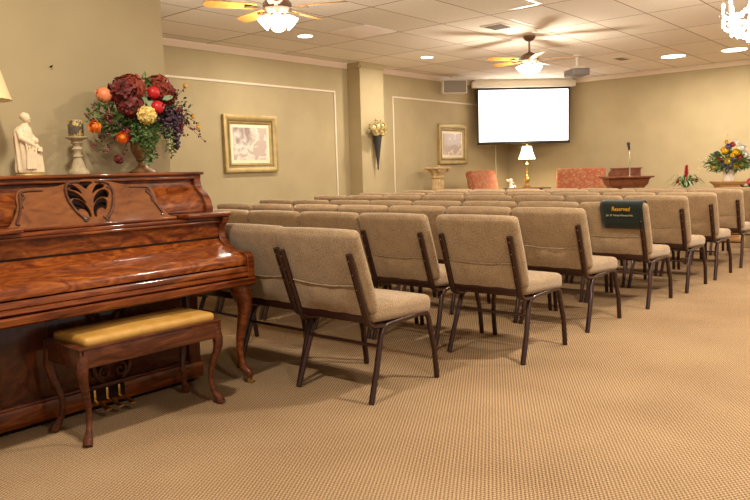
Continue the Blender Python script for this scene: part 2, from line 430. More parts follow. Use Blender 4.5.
b = B(PB); b.box((XL+XR)/2, 3.545, 1.163, XR-XL+.02, .335, .018, .006, 3); b.box((XL+XR)/2, 3.55, 1.149, XR-XL-.002, .31, .012, .003); b.obj('top_lid', W_case, pn)
# S-curved upper panel
prof = [(3.425, 1.143), (3.425, 1.12), (3.418, 1.09), (3.395, 1.065), (3.365, 1.045), (3.340, 1.015), (3.325, .985), (3.322, .955), (3.325, .935)]
poly = prof + [(3.50, .935), (3.50, 1.143)]
b = B(PB); b.prism(poly, XL+.045, XR-.045); b.obj('upper_panel', W_burl, pn)
b = B(PB); b.box((XL+XR)/2, 3.32, .951, XR-XL-.09, .012, .012, .004); b.box((XL+XR)/2, 3.40, 1.138, XR-XL-.09, .02, .014, .004); b.obj('panel_bead', W_case, pn)
# ledge: raised ends beside the music desk
b = B(PB)
for x0, x1 in ((XL-.002, 1.36), (2.20, XR+.002)): b.box((x0+x1)/2, 3.225, .935, x1-x0, .175, .022, .006, 3)
b.box((XL+XR)/2, 3.25, .912, XR-XL-.092, .14, .02, .005); b.box((XL+XR)/2, 3.235, .896, XR-XL-.092, .12, .012, .004); b.obj('ledge', W_case, pn)
# fall (closed keyboard lid): upright face then the curve out to the front
poly = [(3.205, .89), (3.208, .81), (3.212, .808), (3.212, .803), (3.205, .80), (3.195, .785), (3.165, .765), (3.12, .750), (3.06, .738), (3.01, .724), (2.985, .708), (2.975, .69), (2.978, .668), (2.995, .665), (3.25, .665), (3.25, .89)]
b = B(PB); b.prism(poly, XL+.046, XR-.046); b.obj('fallboard', W_burl, pn)
b = B(PB); b.box((XL+XR)/2, 3.207, .8065, XR-XL-.093, .012, .007); b.obj('fallboard_gap_shade', DARK, pn)  # dark strip stands in for the shade inside the groove
b = B(PB); b.prism([(2.975, .660), (2.968, .650), (2.968, .634), (2.975, .630), (2.965, .626), (2.962, .610), (2.97, .604), (2.975, .600), (3.20, .60), (3.20, .660)], XL+.046, XR-.046); b.obj('key_slip', W_case, pn)
b = B(PB); b.prism([(2.962, .598), (2.955, .590), (2.957, .566), (2.97, .556), (3.50, .556), (3.50, .598)], XL+.002, XR-.002); b.obj('keybed', W_case, pn)
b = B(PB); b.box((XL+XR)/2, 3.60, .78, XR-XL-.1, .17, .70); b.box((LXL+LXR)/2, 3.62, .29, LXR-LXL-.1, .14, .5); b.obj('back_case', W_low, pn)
# lower front panel with stiles, and toe board
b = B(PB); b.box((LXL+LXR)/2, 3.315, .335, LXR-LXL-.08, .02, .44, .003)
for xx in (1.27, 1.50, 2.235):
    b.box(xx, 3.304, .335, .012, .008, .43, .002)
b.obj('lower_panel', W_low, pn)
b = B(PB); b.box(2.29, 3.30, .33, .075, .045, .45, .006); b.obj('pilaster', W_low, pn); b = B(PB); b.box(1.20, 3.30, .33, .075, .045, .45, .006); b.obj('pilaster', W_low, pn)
b = B(PB); b.box((LXL+LXR)/2, 3.30, .075, LXR-LXL+.01, .05, .09, .006); b.box((LXL+LXR)/2, 3.305, .125, LXR-LXL, .04, .012, .004); b.obj('toe_board', W_case, pn)
b = B(PB); b.box((LXL+LXR)/2, 3.50, .018, LXR-LXL-.06, .36, .034); b.obj('plinth', DARK, pn)
# cabriole legs with brass casters
def cab(b, x, y, z0, z1, dx, dy, s=1.0, n=18, foot=True):
    """cabriole leg: knee bulging along (dx,dy), ankle drawn in, foot kicked out"""
    pts, rs = [], []
    for i in range(n+1):
        v = i/n; z = z1+(z0-z1)*v
        off = .030*math.sin(min(v/.42, 1)*PI)**1.0 if v < .42 else -.030*math.sin((v-.42)/.50*PI) if v < .92 else .012*(v-.92)/.08
        if v > .86: off += .022*(v-.86)/.14
        r = .043-.026*min(v/.62, 1)**.75 if v < .86 else .017+.012*math.sin((v-.86)/.14*PI*.62)
        pts.append((x+dx*off*s, y+dy*off*s, z)); rs.append(r*s)
    b.tube(pts, rs, 10, up=(dx, dy, 0))
for x in (2.435, 1.06):
    ex, ey = .60, -.78
    ctl = [(.0, .556, .056), (.012, .535, .056), (.024, .50, .050), (.030, .46, .043), (.024, .40, .034), (.010, .33, .027), (-.004, .25, .022), (-.008, .18, .019), (-.002, .125, .018), (.014, .085, .022), (.034, .060, .026), (.040, .045, .022), (.036, .034, .012)]
    ctl = catmull(ctl, n=3)
    b = B(PB); b.tube([(x+ex*o_, 3.055+ey*o_, z_) for o_, z_, r_ in ctl], [r_ for o_, z_, r_ in ctl], 14, up=(ex, ey, 0), sq=(.8, 1))
    lg = b.obj('front_leg', W_case, pn, ang=70)
    b = B(PB)
    for k in (-1, 0, 1):
        pts = [(x+ex*(.066-.010*q*.3)-ey*.014*k*(1-q/12), 3.055+ey*(.066-.010*q*.3)+ex*.014*k*(1-q/12), .535-.013*q) for q in range(10)]
        b.tube(pts, [.008*(1-q/13) for q in range(10)], 6)
    b.ball((x+ex*.068, 3.055+ey*.068, .530), (.016, .016, .014), 8, 6); b.obj('carving', W_carve, lg)
    xx, yy = x+ex*.04, 3.055+ey*.04
    b = B(PB); b.tube([(xx, yy, .045), (xx+.003, yy, .028)], .009, 8)
    b.M = T(xx+.004, yy, .0145) @ R(PI/2, 'Y'); b.lathe([(.003, -.009), (.013, -.009), (.0145, 0), (.013, .009), (.003, .009)], 14); b.M = Matrix.Identity(4)
    b.obj('caster', BRASS, lg)
# pedal lyre of carved scrolls
def spiral(b, cx, cz, y, r0, turns, sgn, st, th=.011, n=26):
    pts = []
    for i in range(n+1):
        u = i/n; a_ = st+sgn*turns*2*PI*u; r = r0*(1-.82*u); pts.append((cx+r*math.cos(a_), y, cz+r*math.sin(a_)))
    b.tube(pts, [th*(1-.45*i/n) for i in range(n+1)], 8, sq=(1, .8)); return pts
b = B(PB); yl = 3.285
for sg, cx in ((-1, 1.80), (1, 1.80)):
    # outer lyre stem
    pts = [(cx+sg*x_, yl, z_) for x_, z_ in ((.055, .48), (.03, .44), (.035, .39), (.065, .34), (.095, .28), (.10, .22), (.085, .17), (.05, .14))]
    b.tube(pts, [.008, .011, .012, .013, .013, .012, .011, .008], 8)
    spiral(b, cx+sg*.042, .185, yl, .036, 1.3, -sg, PI/2 if sg > 0 else PI/2, .011)
    spiral(b, cx+sg*.075, .49, yl, .028, 1.2, sg, -PI/2, .010)
b.box(1.80, 3.285, .125, .24, .03, .022, .005); b.obj('pedal_lyre', W_carve, pn)
b = B(PB); b.box(1.75, 3.272, .085, .20, .012, .06, .002); b.obj('pedal_plate', DARK, pn)
for k in range(3):
    x = 1.685+.065*k
    b = B(PB); b.box(x, 3.262, .09, .012, .008, .055, .002)
    b.tube([(x, 3.265, .062), (x, 3.20, .058), (x, 3.16, .052), (x, 3.135, .045)], [.007, .007, .010, .011], 8, sq=(1.5, .5)); b.obj('pedal', BRASS, pn)

# music desk: pierced board
def curve_board(name, loops, thick, M, mtl, parent, bev=.0015):
    cu = bpy.data.curves.new(name, 'CURVE'); cu.dimensions = '2D'; cu.fill_mode = 'BOTH'; cu.extrude = thick/2; cu.bevel_depth = bev; cu.bevel_resolution = 1
    for lp in loops:
        sp = cu.splines.new('POLY'); sp.points.add(len(lp)-1); sp.use_cyclic_u = True
        for i, (x, y) in enumerate(lp): sp.points[i].co = (x, y, 0, 1)
    o = bpy.data.objects.new(name, cu); COL.objects.link(o); bpy.context.view_layer.update()
    me = bpy.data.meshes.new_from_object(o.evaluated_get(bpy.context.evaluated_depsgraph_get()))
    bpy.data.objects.remove(o); me.transform(M); me.materials.clear(); me.materials.append(mtl)
    q = bpy.data.objects.new(name, me); COL.objects.link(q); q.parent = parent; return q
CX = 1.757  # centre of desk; local u = x - CX, v = z - .93
right = [(.425, .0), (.385, .012), (.360, .045), (.337, .095), (.334, .135), (.322, .163), (.300, .176), (.25, .178), (.18, .180), (.11, .195), (.04, .209)]
topc = catmull(right, n=4)
outline = [(u, v_) for u, v_ in topc] + [(-.027, .212)] + [(-(u+.16*max(0, u-.15)), v_) for u, v_ in topc[::-1]]
def comma(pts): return catmull(pts, True, 5)
# left openings (mirrored, slightly smaller on the right as in the photo); u,v relative to the middle stem
hol = [[(-.100, .098), (-.092, .116), (-.070, .122), (-.044, .108), (-.022, .078), (-.014, .044), (-.020, .028), (-.030, .034), (-.034, .052), (-.046, .066), (-.066, .070), (-.080, .060), (-.094, .076)],
       [(-.122, .136), (-.114, .154), (-.094, .162), (-.066, .152), (-.040, .128), (-.026, .100), (-.032, .096), (-.052, .112), (-.082, .122), (-.106, .118)],
       [(-.108, .176), (-.096, .190), (-.074, .190), (-.050, .172), (-.034, .148), (-.040, .143), (-.060, .156), (-.086, .164)]]
mid = [(-.044, .199), (0, .203), (.042, .198), (.018, .180), (-.001, .164), (-.020, .180)]
loops = [outline]
for h_ in hol:
    loops.append(comma([(u-.018, v_) for u, v_ in h_])); loops.append(comma([(-u-.036, v_) for u, v_ in h_][::-1]))
loops.append(comma([(u-.027, v_) for u, v_ in mid]))
tilt = math.radians(-22)
MD = T(CX-PB[0], 3.228-PB[1], .934) @ R(-math.radians(21), 'X') @ Matrix(((1, 0, 0, 0), (0, 0, -1, 0), (0, 1, 0, 0), (0, 0, 0, 1))) @ Matrix.Diagonal((1, 1.06, 1, 1))
dk = curve_board('music_desk', loops, .014, MD, W_desk, pn)
b = B(PB); b.M = T(*PB) @ MD; b.box(0, .10, -.030, .30, .19, .006); b.M = Matrix.Identity(4); b.obj('fret_shade', DARK, dk)  # added dark sheet, gives the shade seen through the openings
def desk_tube(b, pts, r): 
    if pts[0][0] < 0 and abs(pts[0][0]) > .15: pts = [(u-.038, v_) for u, v_ in pts]
    elif pts[0][0] > 0 and pts[0][0] < .15: pts = [(u-.030, v_) for u, v_ in pts]
    M0 = b.M; b.M = T(*PB) @ MD; q = [(u, v_, .011) for u, v_ in catmull(pts, n=5)]
    b.tube(q, [r*(.6+.4*math.sin(PI*min(1, (i+1)/len(q)))) for i in range(len(q))], 6); b.M = M0
for sg in (-1, 1):
    b = B(PB)
    desk_tube(b, [(sg*.055, .198), (sg*.095, .198), (sg*.122, .185), (sg*.134, .15), (sg*.128, .11), (sg*.108, .065), (sg*.085, .035), (sg*.068, .022), (sg*.05, .028)], .0085)
    desk_tube(b, [(sg*.10, .186), (sg*.118, .190), (sg*.128, .176), (sg*.118, .166), (sg*.108, .172)], .005)
    desk_tube(b, [(sg*.082, .018), (sg*.070, .012), (sg*.060, .020), (sg*.066, .030)], .005)
    b.obj('carved_scroll', W_carve, dk); b = B(PB)
    desk_tube(b, [(sg*.20, .166), (sg*.27, .165), (sg*.302, .158), (sg*.312, .13), (sg*.318, .09), (sg*.336, .05), (sg*.352, .022), (sg*.338, .018)], .0065)
    desk_tube(b, [(sg*.30, .156), (sg*.29, .140), (sg*.303, .128), (sg*.311, .11), (sg*.306, .09)], .006)
    b.obj('carved_scroll', W_carve, dk)
b = B(PB); b.box(CX, 3.222, .931, .84, .028, .012, .003); b.obj('desk_rail', W_case, pn)

# ------------------------------------------------------------------ piano bench
BB = (1.79, 3.03, 0)
bn = thing('piano_bench', 'dark wooden piano bench with gold padded seat and curved legs', 'bench', BB, 0)
bx0, bx1, by0, by1 = 1.425, 2.165, 2.865, 3.195
b = B(BB)
b.box((bx0+bx1)/2, by0+.011, .385, bx1-bx0-.02, .022, .085, .003); b.box((bx0+bx1)/2, by1-.011, .385, bx1-bx0-.02, .022, .085, .003)
b.box(bx0+.011, (by0+by1)/2, .385, .022, by1-by0, .085, .003); b.box(bx1-.011, (by0+by1)/2, .385, .022, by1-by0, .085, .003)
b.box((bx0+bx1)/2, (by0+by1)/2, .428, bx1-bx0+.006, by1-by0+.006, .012, .004); b.obj('apron', W_bench, bn)
b = B(BB); b.cushion(((bx0+bx1)/2+.008, (by0+by1)/2, .447), (bx1-bx0-.055, by1-by0-.03, .046), .021, (0, 0, .008), 6); b.obj('seat_cushion', GOLDFAB, bn)
for x, y, dx, dy in ((bx0+.03, by0+.03, -.7, -.7), (bx1-.03, by0+.03, .7, -.7), (bx0+.03, by1-.03, -.7, .7), (bx1-.03, by1-.03, .7, .7)):
    b = B(BB); cab(b, x, y, 0.004, .40, dx, dy, .78)
    ex, ey = x+dx*.018, y+dy*.018
    b.ball((ex, ey, .014), (.022, .022, .014), 10, 6)
    lg = b.obj('leg', W_bench, bn)
    b = B(BB)
    for k in (-1, 0, 1):
        b.tube([(x+dx*.034-dy*.010*k, y+dy*.034+dx*.010*k, .345-.01*q) for q in range(5)], [.005, .007, .006, .005, .003], 6)
    b.obj('carving', W_carve, lg)

# ------------------------------------------------------------------ things on the piano
ZT = 1.172
def remesh(o, vox=.004, sm=3):
    r = o.modifiers.new('remesh', 'REMESH'); r.mode = 'VOXEL'; r.voxel_size = vox; r.use_smooth_shade = True
    s_ = o.modifiers.new('smooth', 'SMOOTH'); s_.iterations = sm; s_.factor = .5
IVORY = noisy('ivory_resin', rgb(222, 198, 158), rgb(236, 214, 178), 30, .55)
# statue: robed adult with hand on a child's shoulder
SB = (1.59, 3.55, ZT)
st = thing('statue', 'ivory statuette of a robed adult embracing a small child, on piano top', 'statue', SB, 0)
def robe(b, cx, cy, prof, folds, amp, n=40, ex=.8):
    rings = []
    for (r, z, ox_) in prof:
        ring = []
        for k in range(n):
            a_ = 2*PI*k/n; q = r*(1+amp*math.sin(folds*a_+z*18)*min(1, (.30-z)/.12)+.4*amp*math.sin((folds+4)*a_))
            ring.append(b.v((cx+ox_+q*math.cos(a_), cy+ex*q*math.sin(a_), SB[2]+z)))
        rings.append(ring)
    for i in range(len(rings)-1):
        for k in range(n): b.f([rings[i][k], rings[i][(k+1) % n], rings[i+1][(k+1) % n], rings[i+1][k]])
    b.f(rings[0][::-1]); b.f(rings[-1])
b = B(SB); sx_, sy_ = SB[0]-.014, SB[1]
robe(b, sx_, sy_, [(.050, .014, .002), (.051, .03, 0), (.047, .08, -.002), (.045, .13, -.004), (.044, .17, -.006), (.043, .195, -.008), (.040, .215, -.006), (.033, .232, -.002), (.018, .243, .004), (.013, .252, .008)], 9, .09)
b.ball((sx_+.014, sy_-.002, .278+SB[2]), (.0185, .018, .024), 16, 12)
b.ball((sx_+.006, sy_+.003, .284+SB[2]), (.020, .020, .021), 16, 10)          # hair
b.ball((sx_+.031, sy_-.004, .274+SB[2]), (.004, .004, .005), 8, 6)             # nose
b.ball((sx_+.022, sy_-.005, .262+SB[2]), (.010, .010, .010), 8, 6)             # beard/chin
b.tube([(sx_-.032, sy_-.012, .215+SB[2]), (sx_-.030, sy_-.034, .175+SB[2]), (sx_+.005, sy_-.044, .155+SB[2]), (sx_+.035, sy_-.040, .135+SB[2]), (sx_+.058, sy_-.030, .122+SB[2])], [.014, .016, .013, .010, .006], 10)
b.tube([(sx_+.022, sy_+.012, .215+SB[2]), (sx_+.045, sy_+.01, .185+SB[2]), (sx_+.06, sy_, .16+SB[2])], [.013, .012, .007], 10)
for q in range(4): b.tube([(sx_-.02+.012*q, sy_-.040, .20-.006*q+SB[2]), (sx_-.012+.014*q, sy_-.046, .12+SB[2]), (sx_-.016+.013*q, sy_-.045, .03+SB[2])], [.004, .006, .007], 6)
cx_ = SB[0]+.038
robe(b, cx_, sy_-.008, [(.029, .014, 0), (.028, .05, 0), (.025, .09, 0), (.022, .12, -.001), (.018, .14, -.002), (.009, .152, -.003)], 7, .08)
b.ball((cx_-.003, sy_-.010, .168+SB[2]), (.0135, .0135, .017), 12, 10); b.ball((cx_-.007, sy_-.006, .172+SB[2]), (.0135, .014, .014), 10, 8)
b.tube([(cx_+.014, sy_-.02, .135+SB[2]), (cx_+.008, sy_-.036, .115+SB[2]), (cx_-.012, sy_-.04, .122+SB[2])], [.008, .008, .005], 8)
o = b.obj('figures', IVORY, st); remesh(o, .0022, 2)
b = B(SB); b.M = T(SB[0]+.004, SB[1], SB[2]) @ Matrix.Diagonal((1.25, .85, 1, 1)); b.lathe([(.056, 0), (.058, .003), (.056, .007), (.052, .010), (.054, .014), (.050, .017)], 28); b.obj('base', GOLD, st)
# candlestick and candle
KB = (1.838, 3.55, ZT)
STONE = noisy('aged_stone', rgb(160, 142, 108), rgb(190, 172, 134), 60, .7, .15)
b = B(KB); b.lathe([(.052, 0), (.053, .006), (.050, .014), (.044, .022), (.036, .032), (.031, .05), (.026, .062), (.022, .075), (.020, .085), (.026, .090), (.021, .096), (.018, .105), (.022, .118), (.028, .128), (.024, .134), (.018, .142), (.022, .152), (.030, .160), (.026, .168), (.032, .176), (.052, .184), (.054, .189), (.050, .192)], 28, KB)
tag(b.obj('candlestick', STONE), 'grey stone turned candlestick on the piano, under the patterned candle', 'candlestick')
CND = mat('candle_wrap', rgb(62, 62, 66), .4, coat=.3)
v = coords(CND); vo = N(CND, 'ShaderNodeTexVoronoi'); vo.inputs['Scale'].default_value = 70; L(CND, v, vo.inputs['Vector'])
f_ = noise(CND, v, 32, 2, 1.5); sp = N(CND, 'ShaderNodeSeparateXYZ'); L(CND, v, sp.inputs[0])
band = N(CND, 'ShaderNodeMath', operation='PINGPONG'); L(CND, sp.outputs[2], band.inputs[0]); band.inputs[1].default_value = .0415
bb = N(CND, 'ShaderNodeMath', operation='MULTIPLY_ADD'); L(CND, band.outputs[0], bb.inputs[0]); bb.inputs[1].default_value = -7; L(CND, f_, bb.inputs[2])
base(CND, ramp(CND, bb.outputs[0], [(.38, rgb(88, 78, 66)), (.42, rgb(196, 170, 96)), (.55, rgb(190, 160, 80)), (.6, rgb(60, 52, 30))]))
kb2 = (1.838, 3.55, ZT+.193)
cd = thing('pillar_candle', 'dark pillar candle with gold scroll pattern on the stone candlestick', 'candle', kb2)
b = B(kb2); b.lathe([(.036, 0), (.0375, .002), (.0375, .080), (.036, .083), (.030, .081), (.02, .079)], 32, kb2); b.obj('wax_body', CND, cd)
b = B(kb2); b.tube([(1.838, 3.55, kb2[2]+.078), (1.839, 3.55, kb2[2]+.09)], .0012, 5); b.obj('wick', DARK, cd)

# table lamp at the far left of the piano
SHADE = mat('cream_lampshade', rgb(226, 200, 150), .8); SHADE.node_tree.nodes['Principled BSDF'].inputs['Emission Color'].default_value = rgb(255, 226, 160); SHADE.node_tree.nodes['Principled BSDF'].inputs['Emission Strength'].default_value = .06
LB = (1.362, 3.55, ZT)
lp = thing('table_lamp', 'table lamp with cream shade at the left end of the piano', 'lamp', LB)
b = B(LB); b.lathe([(.065, 0), (.066, .012), (.03, .025), (.02, .05), (.045, .10), (.055, .15), (.04, .20), (.018, .235), (.012, .26), (.010, .40)], 24, LB); b.obj('lamp_base', BRASS, lp)
b = B(LB); b.lathe([(.158, .352), (.15, .375), (.115, .50), (.085, .585), (.083, .586), (.113, .50), (.148, .375), (.156, .352)], 40, LB, cap=False); b.obj('lamp_shade', SHADE, lp)

# urn with the flower arrangement
VB = (2.205, 3.55, ZT)
URN = noisy('antique_bronze_urn', rgb(110, 72, 40), rgb(164, 122, 76), 18, .45, .1, metal=.25)
b = B(VB); b.lathe([(.070, 0), (.071, .006), (.062, .014), (.040, .024), (.026, .036), (.020, .05), (.022, .060), (.031, .070), (.029, .078), (.036, .088), (.050, .110), (.056, .14), (.055, .18), (.058, .22), (.068, .255), (.078, .28), (.076, .283), (.060, .25), (.045, .15), (.02, .09)], 32, VB)
tag(b.obj('urn_vase', URN), 'tall bronze-brown footed urn on the piano holding the autumn flowers', 'vase')
def hues(name, a_, c, sc=40, rough=.6): return noisy(name, a_, c, sc, rough)
MAR = hues('maroon_petal', rgb(70, 14, 12), rgb(122, 34, 24)); RUST = hues('rust_petal', rgb(108, 30, 18), rgb(170, 72, 44))
YELP = hues('yellow_petal', rgb(226, 194, 96), rgb(244, 224, 146)); ORP = hues('orange_petal', rgb(222, 98, 20), rgb(248, 158, 52))
REDF = hues('red_fruit', rgb(170, 14, 22), rgb(214, 40, 44), 20, .4); PEACH = hues('peach_fruit', rgb(214, 84, 48), rgb(240, 168, 112), 10, .45)
GRP = hues('dark_grape', rgb(34, 20, 32), rgb(82, 54, 74), 60, .35); BERRY = hues('burgundy_berry', rgb(80, 12, 24), rgb(132, 34, 48), 60, .4)
LEAFG = hues('green_leaf', rgb(52, 82, 36), rgb(104, 136, 66), 25, .6); LEAFD = hues('dark_leaf', rgb(34, 52, 28), rgb(70, 92, 46), 25, .6); SAGE = hues('sage_leaf', rgb(120, 142, 104), rgb(150, 166, 128), 25, .7)
GOLDP = hues('golden_bud', rgb(206, 146, 30), rgb(232, 180, 66), 30, .6); STEM = mat('stem', rgb(84, 76, 40), .7)
FB = (2.205, 3.55, ZT+.25)
fa = thing('flower_arrangement', 'full autumn arrangement of maroon blooms, roses, grapes and ferns in the tall urn', 'flowers', FB)
K = Vector((-.527, -.849, 0))   # towards the viewer side of the room
def facing(p, dy=0): return Vector(p)
def rv(s_=1.0): return Vector((rnd.uniform(-1, 1), rnd.uniform(-1, 1), rnd.uniform(-1, 1)))*s_
def hydrangea(c, r, m, name='hydrangea_bloom', n=150, ps=.020, par=None, base_=None, center=None):
    b = B(base_ or FB); c = Vector(c); b.ball(c, r*.82, 12, 8)
    for i in range(n):
        z = 1-2*(i+.5)/n; a_ = i*2.39996; q = Vector((math.sqrt(1-z*z)*math.cos(a_), math.sqrt(1-z*z)*math.sin(a_), z))
        p = c+q*r*rnd.uniform(.80, 1.10); u = q.orthogonal().normalized(); w_ = q.cross(u); ph = rnd.uniform(0, PI)
        for k in range(4):
            d = u*math.cos(ph+k*PI/2)+w_*math.sin(ph+k*PI/2)+q*.35
            b.leaf(p, d, q, ps*rnd.uniform(.8, 1.15), ps*.8, .1, .1)
    return b.obj(name, m, par or fa, ang=180)
def rose(c, r, m, name='rose_bloom', axis=(-.5, -.8, .25), par=None, base_=None, lay=4):
    b = B(base_ or FB); c = Vector(c); ax = Vector(axis).normalized(); u = ax.orthogonal().normalized(); w_ = ax.cross(u)
    b.ball(c+ax*r*.1, r*.55, 10, 8, .08)
    for l_ in range(lay):
        k_ = 3+l_; f_ = (l_+1)/lay; rr = r*(.42+.58*f_); th0, th1 = 2.2, .12+1.0*f_**1.4
        for k in range(k_):
            a_ = 2*PI*k/k_+l_*.9+rnd.uniform(-.1, .1); dr = u*math.cos(a_)+w_*math.sin(a_); tn = ax.cross(dr); g = []
            half = PI/k_*1.25
            for j in range(5):
                row = []
                for i in range(6):
                    s1 = i/5*2-1; th = th0+(th1-th0)*j/4*(1-.10*s1*s1); ps = half*s1*(.55+.45*math.sin(PI*min(.62, j/4*.62)))
                    q = rr*(1+.16*(j == 4)+.05*(j == 3)+.07*s1*s1+rnd.uniform(-.03, .03))
                    row.append(b.v(c+(dr*math.cos(ps)+tn*math.sin(ps))*q*math.sin(th)+ax*q*math.cos(th)*.9))
                g.append(row)
            for j in range(4):
                for i in range(5): b.f([g[j][i], g[j][i+1], g[j+1][i+1], g[j+1][i]])
    return b.obj(name, m, par or fa, ang=180)
hydrangea((2.09, 3.50, 1.60), .070, MAR, n=110, ps=.030); hydrangea((2.135, 3.49, 1.625), .062, RUST, n=90, ps=.030); hydrangea((2.115, 3.48, 1.53), .062, MAR, n=90, ps=.028); hydrangea((2.315, 3.52, 1.64), .062, RUST, n=90, ps=.030); hydrangea((2.36, 3.52, 1.605), .055, MAR, n=80, ps=.028)
hydrangea((2.165, 3.41, 1.478), .040, YELP, 'peony_bloom', n=42, ps=.026); rose((2.02, 3.42, 1.355), .029, ORP, lay=4); rose((1.895, 3.46, 1.41), .030, ORP, axis=(-.8, -.4, .1), lay=3)
def fruit(c, r, m, name='pomegranate', ax=(0, 0, 1)):
    b = B(FB); c = Vector(c); b.ball(c, (r, r, r*.95), 18, 12); ax = Vector(ax).normalized()
    u = ax.orthogonal().normalized(); w_ = ax.cross(u)
    for k in range(5):
        d = u*math.cos(k*1.257)+w_*math.sin(k*1.257); b.leaf(c+ax*r*.88+d*r*.08, ax+d*.35, d, r*.42, r*.28, .0, .1)
    return b.obj(name, m, fa, ang=60)
fruit((2.245, 3.46, 1.603), .036, REDF, ax=(0, -.4, 1)); fruit((2.255, 3.445, 1.525), .038, REDF, ax=(.3, -.8, .2)); fruit((1.99, 3.52, 1.58), .042, PEACH, ax=(-1, -.2, .4))
def cluster(c, size, m, name, n, r, tip=True):
    b = B(FB)
    for i in range(n):
        t1 = rnd.random(); w_ = (1-t1*.75) if tip else 1
        b.ball((c[0]+rnd.gauss(0, .42)*size[0]*w_, c[1]+rnd.uniform(-1, 1)*size[1]*w_, c[2]-t1*size[2]), r*rnd.uniform(.8, 1.15), 7, 5)
    b.tube([(c[0], c[1], c[2]+.02), (c[0], c[1], c[2]-size[2])], .004, 6)
    return b.obj(name, m, fa, ang=180)
cluster((2.325, 3.47, 1.515), (.060, .04, .15), GRP, 'grape_cluster', 150, .0095); cluster((2.385, 3.47, 1.50), (.045, .035, .20), GRP, 'grape_cluster', 130, .009)
cluster((2.435, 3.50, 1.53), (.055, .03, .13), BERRY, 'berry_cluster', 60, .008); cluster((1.985, 3.50, 1.48), (.05, .03, .05), BERRY, 'berry_cluster', 40, .008); cluster((2.085, 3.47, 1.40), (.04, .03, .06), BERRY, 'berry_cluster', 36, .008)
def spray(pts, m_leaf, name, L_=.022, W_=.010, dens=3, berries=None, brn=None):
    b = B(FB); q = [Vector(p) for p in catmull(pts, n=6)]
    b.mi = 1; b.tube(q, .0014, 4); b.mi = 0
    for i in range(1, len(q)):
        d = (q[i]-q[i-1]).normalized()
        for k in range(dens):
            r_ = rv().normalized(); dd = (r_ - d*r_.dot(d)*.4).normalized(); b.leaf(q[i], dd, rv(), L_*rnd.uniform(.7, 1.2), W_, .2, .2)
        if berries and i % 2 == 0:
            b.mi = 2
            for k in range(brn or 2): b.ball(q[i]+rv(.018), .0065, 6, 5)
            b.mi = 0
    return b.obj(name, [m_leaf, STEM, berries or BERRY], fa, ang=180)
c0 = (2.205, 3.52, 1.46)
# drooping burgundy sprigs left
for e in ((1.90, 3.50, 1.40), (1.895, 3.49, 1.33), (1.93, 3.47, 1.29), (1.96, 3.50, 1.36), (1.885, 3.52, 1.47), (1.915, 3.50, 1.52)):
    spray([c0, ((c0[0]+e[0])/2, 3.49, e[2]+.08), e], LEAFD, 'berry_sprig', .020, .010, 3, BERRY, 2)
spray([(2.10, 3.49, 1.40), (2.07, 3.46, 1.33), (2.03, 3.46, 1.275)], LEAFD, 'berry_sprig', .012, .006, 1, BERRY, 1)
hydrangea((2.015, 3.46, 1.245), .020, MAR, 'small_bloom', 26, .012)
# green fern falls
for x_, zz, yy in ((2.13, 1.30, 3.44), (2.155, 1.26, 3.43), (2.175, 1.24, 3.43), (2.20, 1.30, 3.43), (2.10, 1.34, 3.44), (2.145, 1.34, 3.42), (2.19, 1.27, 3.42), (2.33, 1.26, 3.45), (2.30, 1.29, 3.45), (2.36, 1.29, 3.47), (2.165, 1.30, 3.42), (2.185, 1.225, 3.43), (2.15, 1.235, 3.43), (2.205, 1.25, 3.42), (2.17, 1.25, 3.41)):
    spray([(x_+.01, 3.50, 1.47), (x_, yy, 1.40), (x_-.005, yy-.01, zz)], LEAFG, 'fern_frond', .022, .011, 5)
# body foliage
def bush(c, s_, m, name, n, L_=.03, W_=.014, par=None, base_=None):
    b = B(base_ or FB)
    for i in range(n):
        d = rv(); 
        if d.length > 1 or d.length < .3: continue
        b.leaf((c[0]+d.x*s_[0], c[1]+d.y*s_[1], c[2]+d.z*s_[2]), d+rv(.6), rv(), L_*rnd.uniform(.7, 1.3), W_, .2, .2)
    return b.obj(name, m, par or fa, ang=180)
bush((2.02, 3.53, 1.46), (.12, .06, .085), LEAFG, 'foliage', 700, .026, .012); bush((2.12, 3.50, 1.42), (.13, .06, .08), LEAFD, 'foliage', 700, .03, .013); bush((2.26, 3.53, 1.52), (.17, .06, .11), LEAFD, 'foliage', 900, .032, .014)
bush((2.20, 3.48, 1.40), (.07, .05, .07), LEAFG, 'foliage', 450, .026, .012); bush((2.42, 3.52, 1.52), (.10, .04, .10), LEAFD, 'foliage', 250, .028, .012)
for p, d in (((2.20, 3.47, 1.56), (-.2, -.3, .9)), ((2.20, 3.46, 1.56), (.5, -.4, -.5)), ((2.215, 3.46, 1.58), (.9, -.3, .5)), ((2.21, 3.46, 1.55), (-.6, -.5, .2)), ((2.30, 3.46, 1.57), (.8, -.2, .3))):
    b = B(FB); b.leaf(p, d, (-.5, -.8, .2), .07, .032, .15, .15); b.obj('broad_leaf', SAGE, fa, ang=180)
# right wisps with golden buds
for e in ((2.495, 3.52, 1.655), (2.535, 3.52, 1.49), (2.58, 3.52, 1.40), (2.60, 3.50, 1.345), (2.54, 3.53, 1.42), (2.47, 3.50, 1.37), (2.56, 3.5, 1.45)):
    spray([(2.30, 3.52, 1.50), ((2.35+e[0])/2, 3.51, (1.50+e[2])/2+.02), e], LEAFG if e[2] > 1.45 else LEAFD, 'wispy_sprig', .014, .007, 1, BERRY, 1)
for p in ((2.497, 3.52, 1.662), (2.538, 3.52, 1.493), (2.39, 3.49, 1.575), (2.565, 3.51, 1.43)):
    b = B(FB); b.ball(p, (.013, .013, .015), 8, 6)
    for k in range(8): b.leaf(p, (math.cos(k*.8), math.sin(k*.8), .7), (0, 0, 1), .02, .01, -.1, .1)
    b.obj('golden_bud', GOLDP, fa, ang=180)
bush((2.215, 3.50, 1.66), (.05, .03, .03), LEAFG, 'foliage', 60, .03, .015)

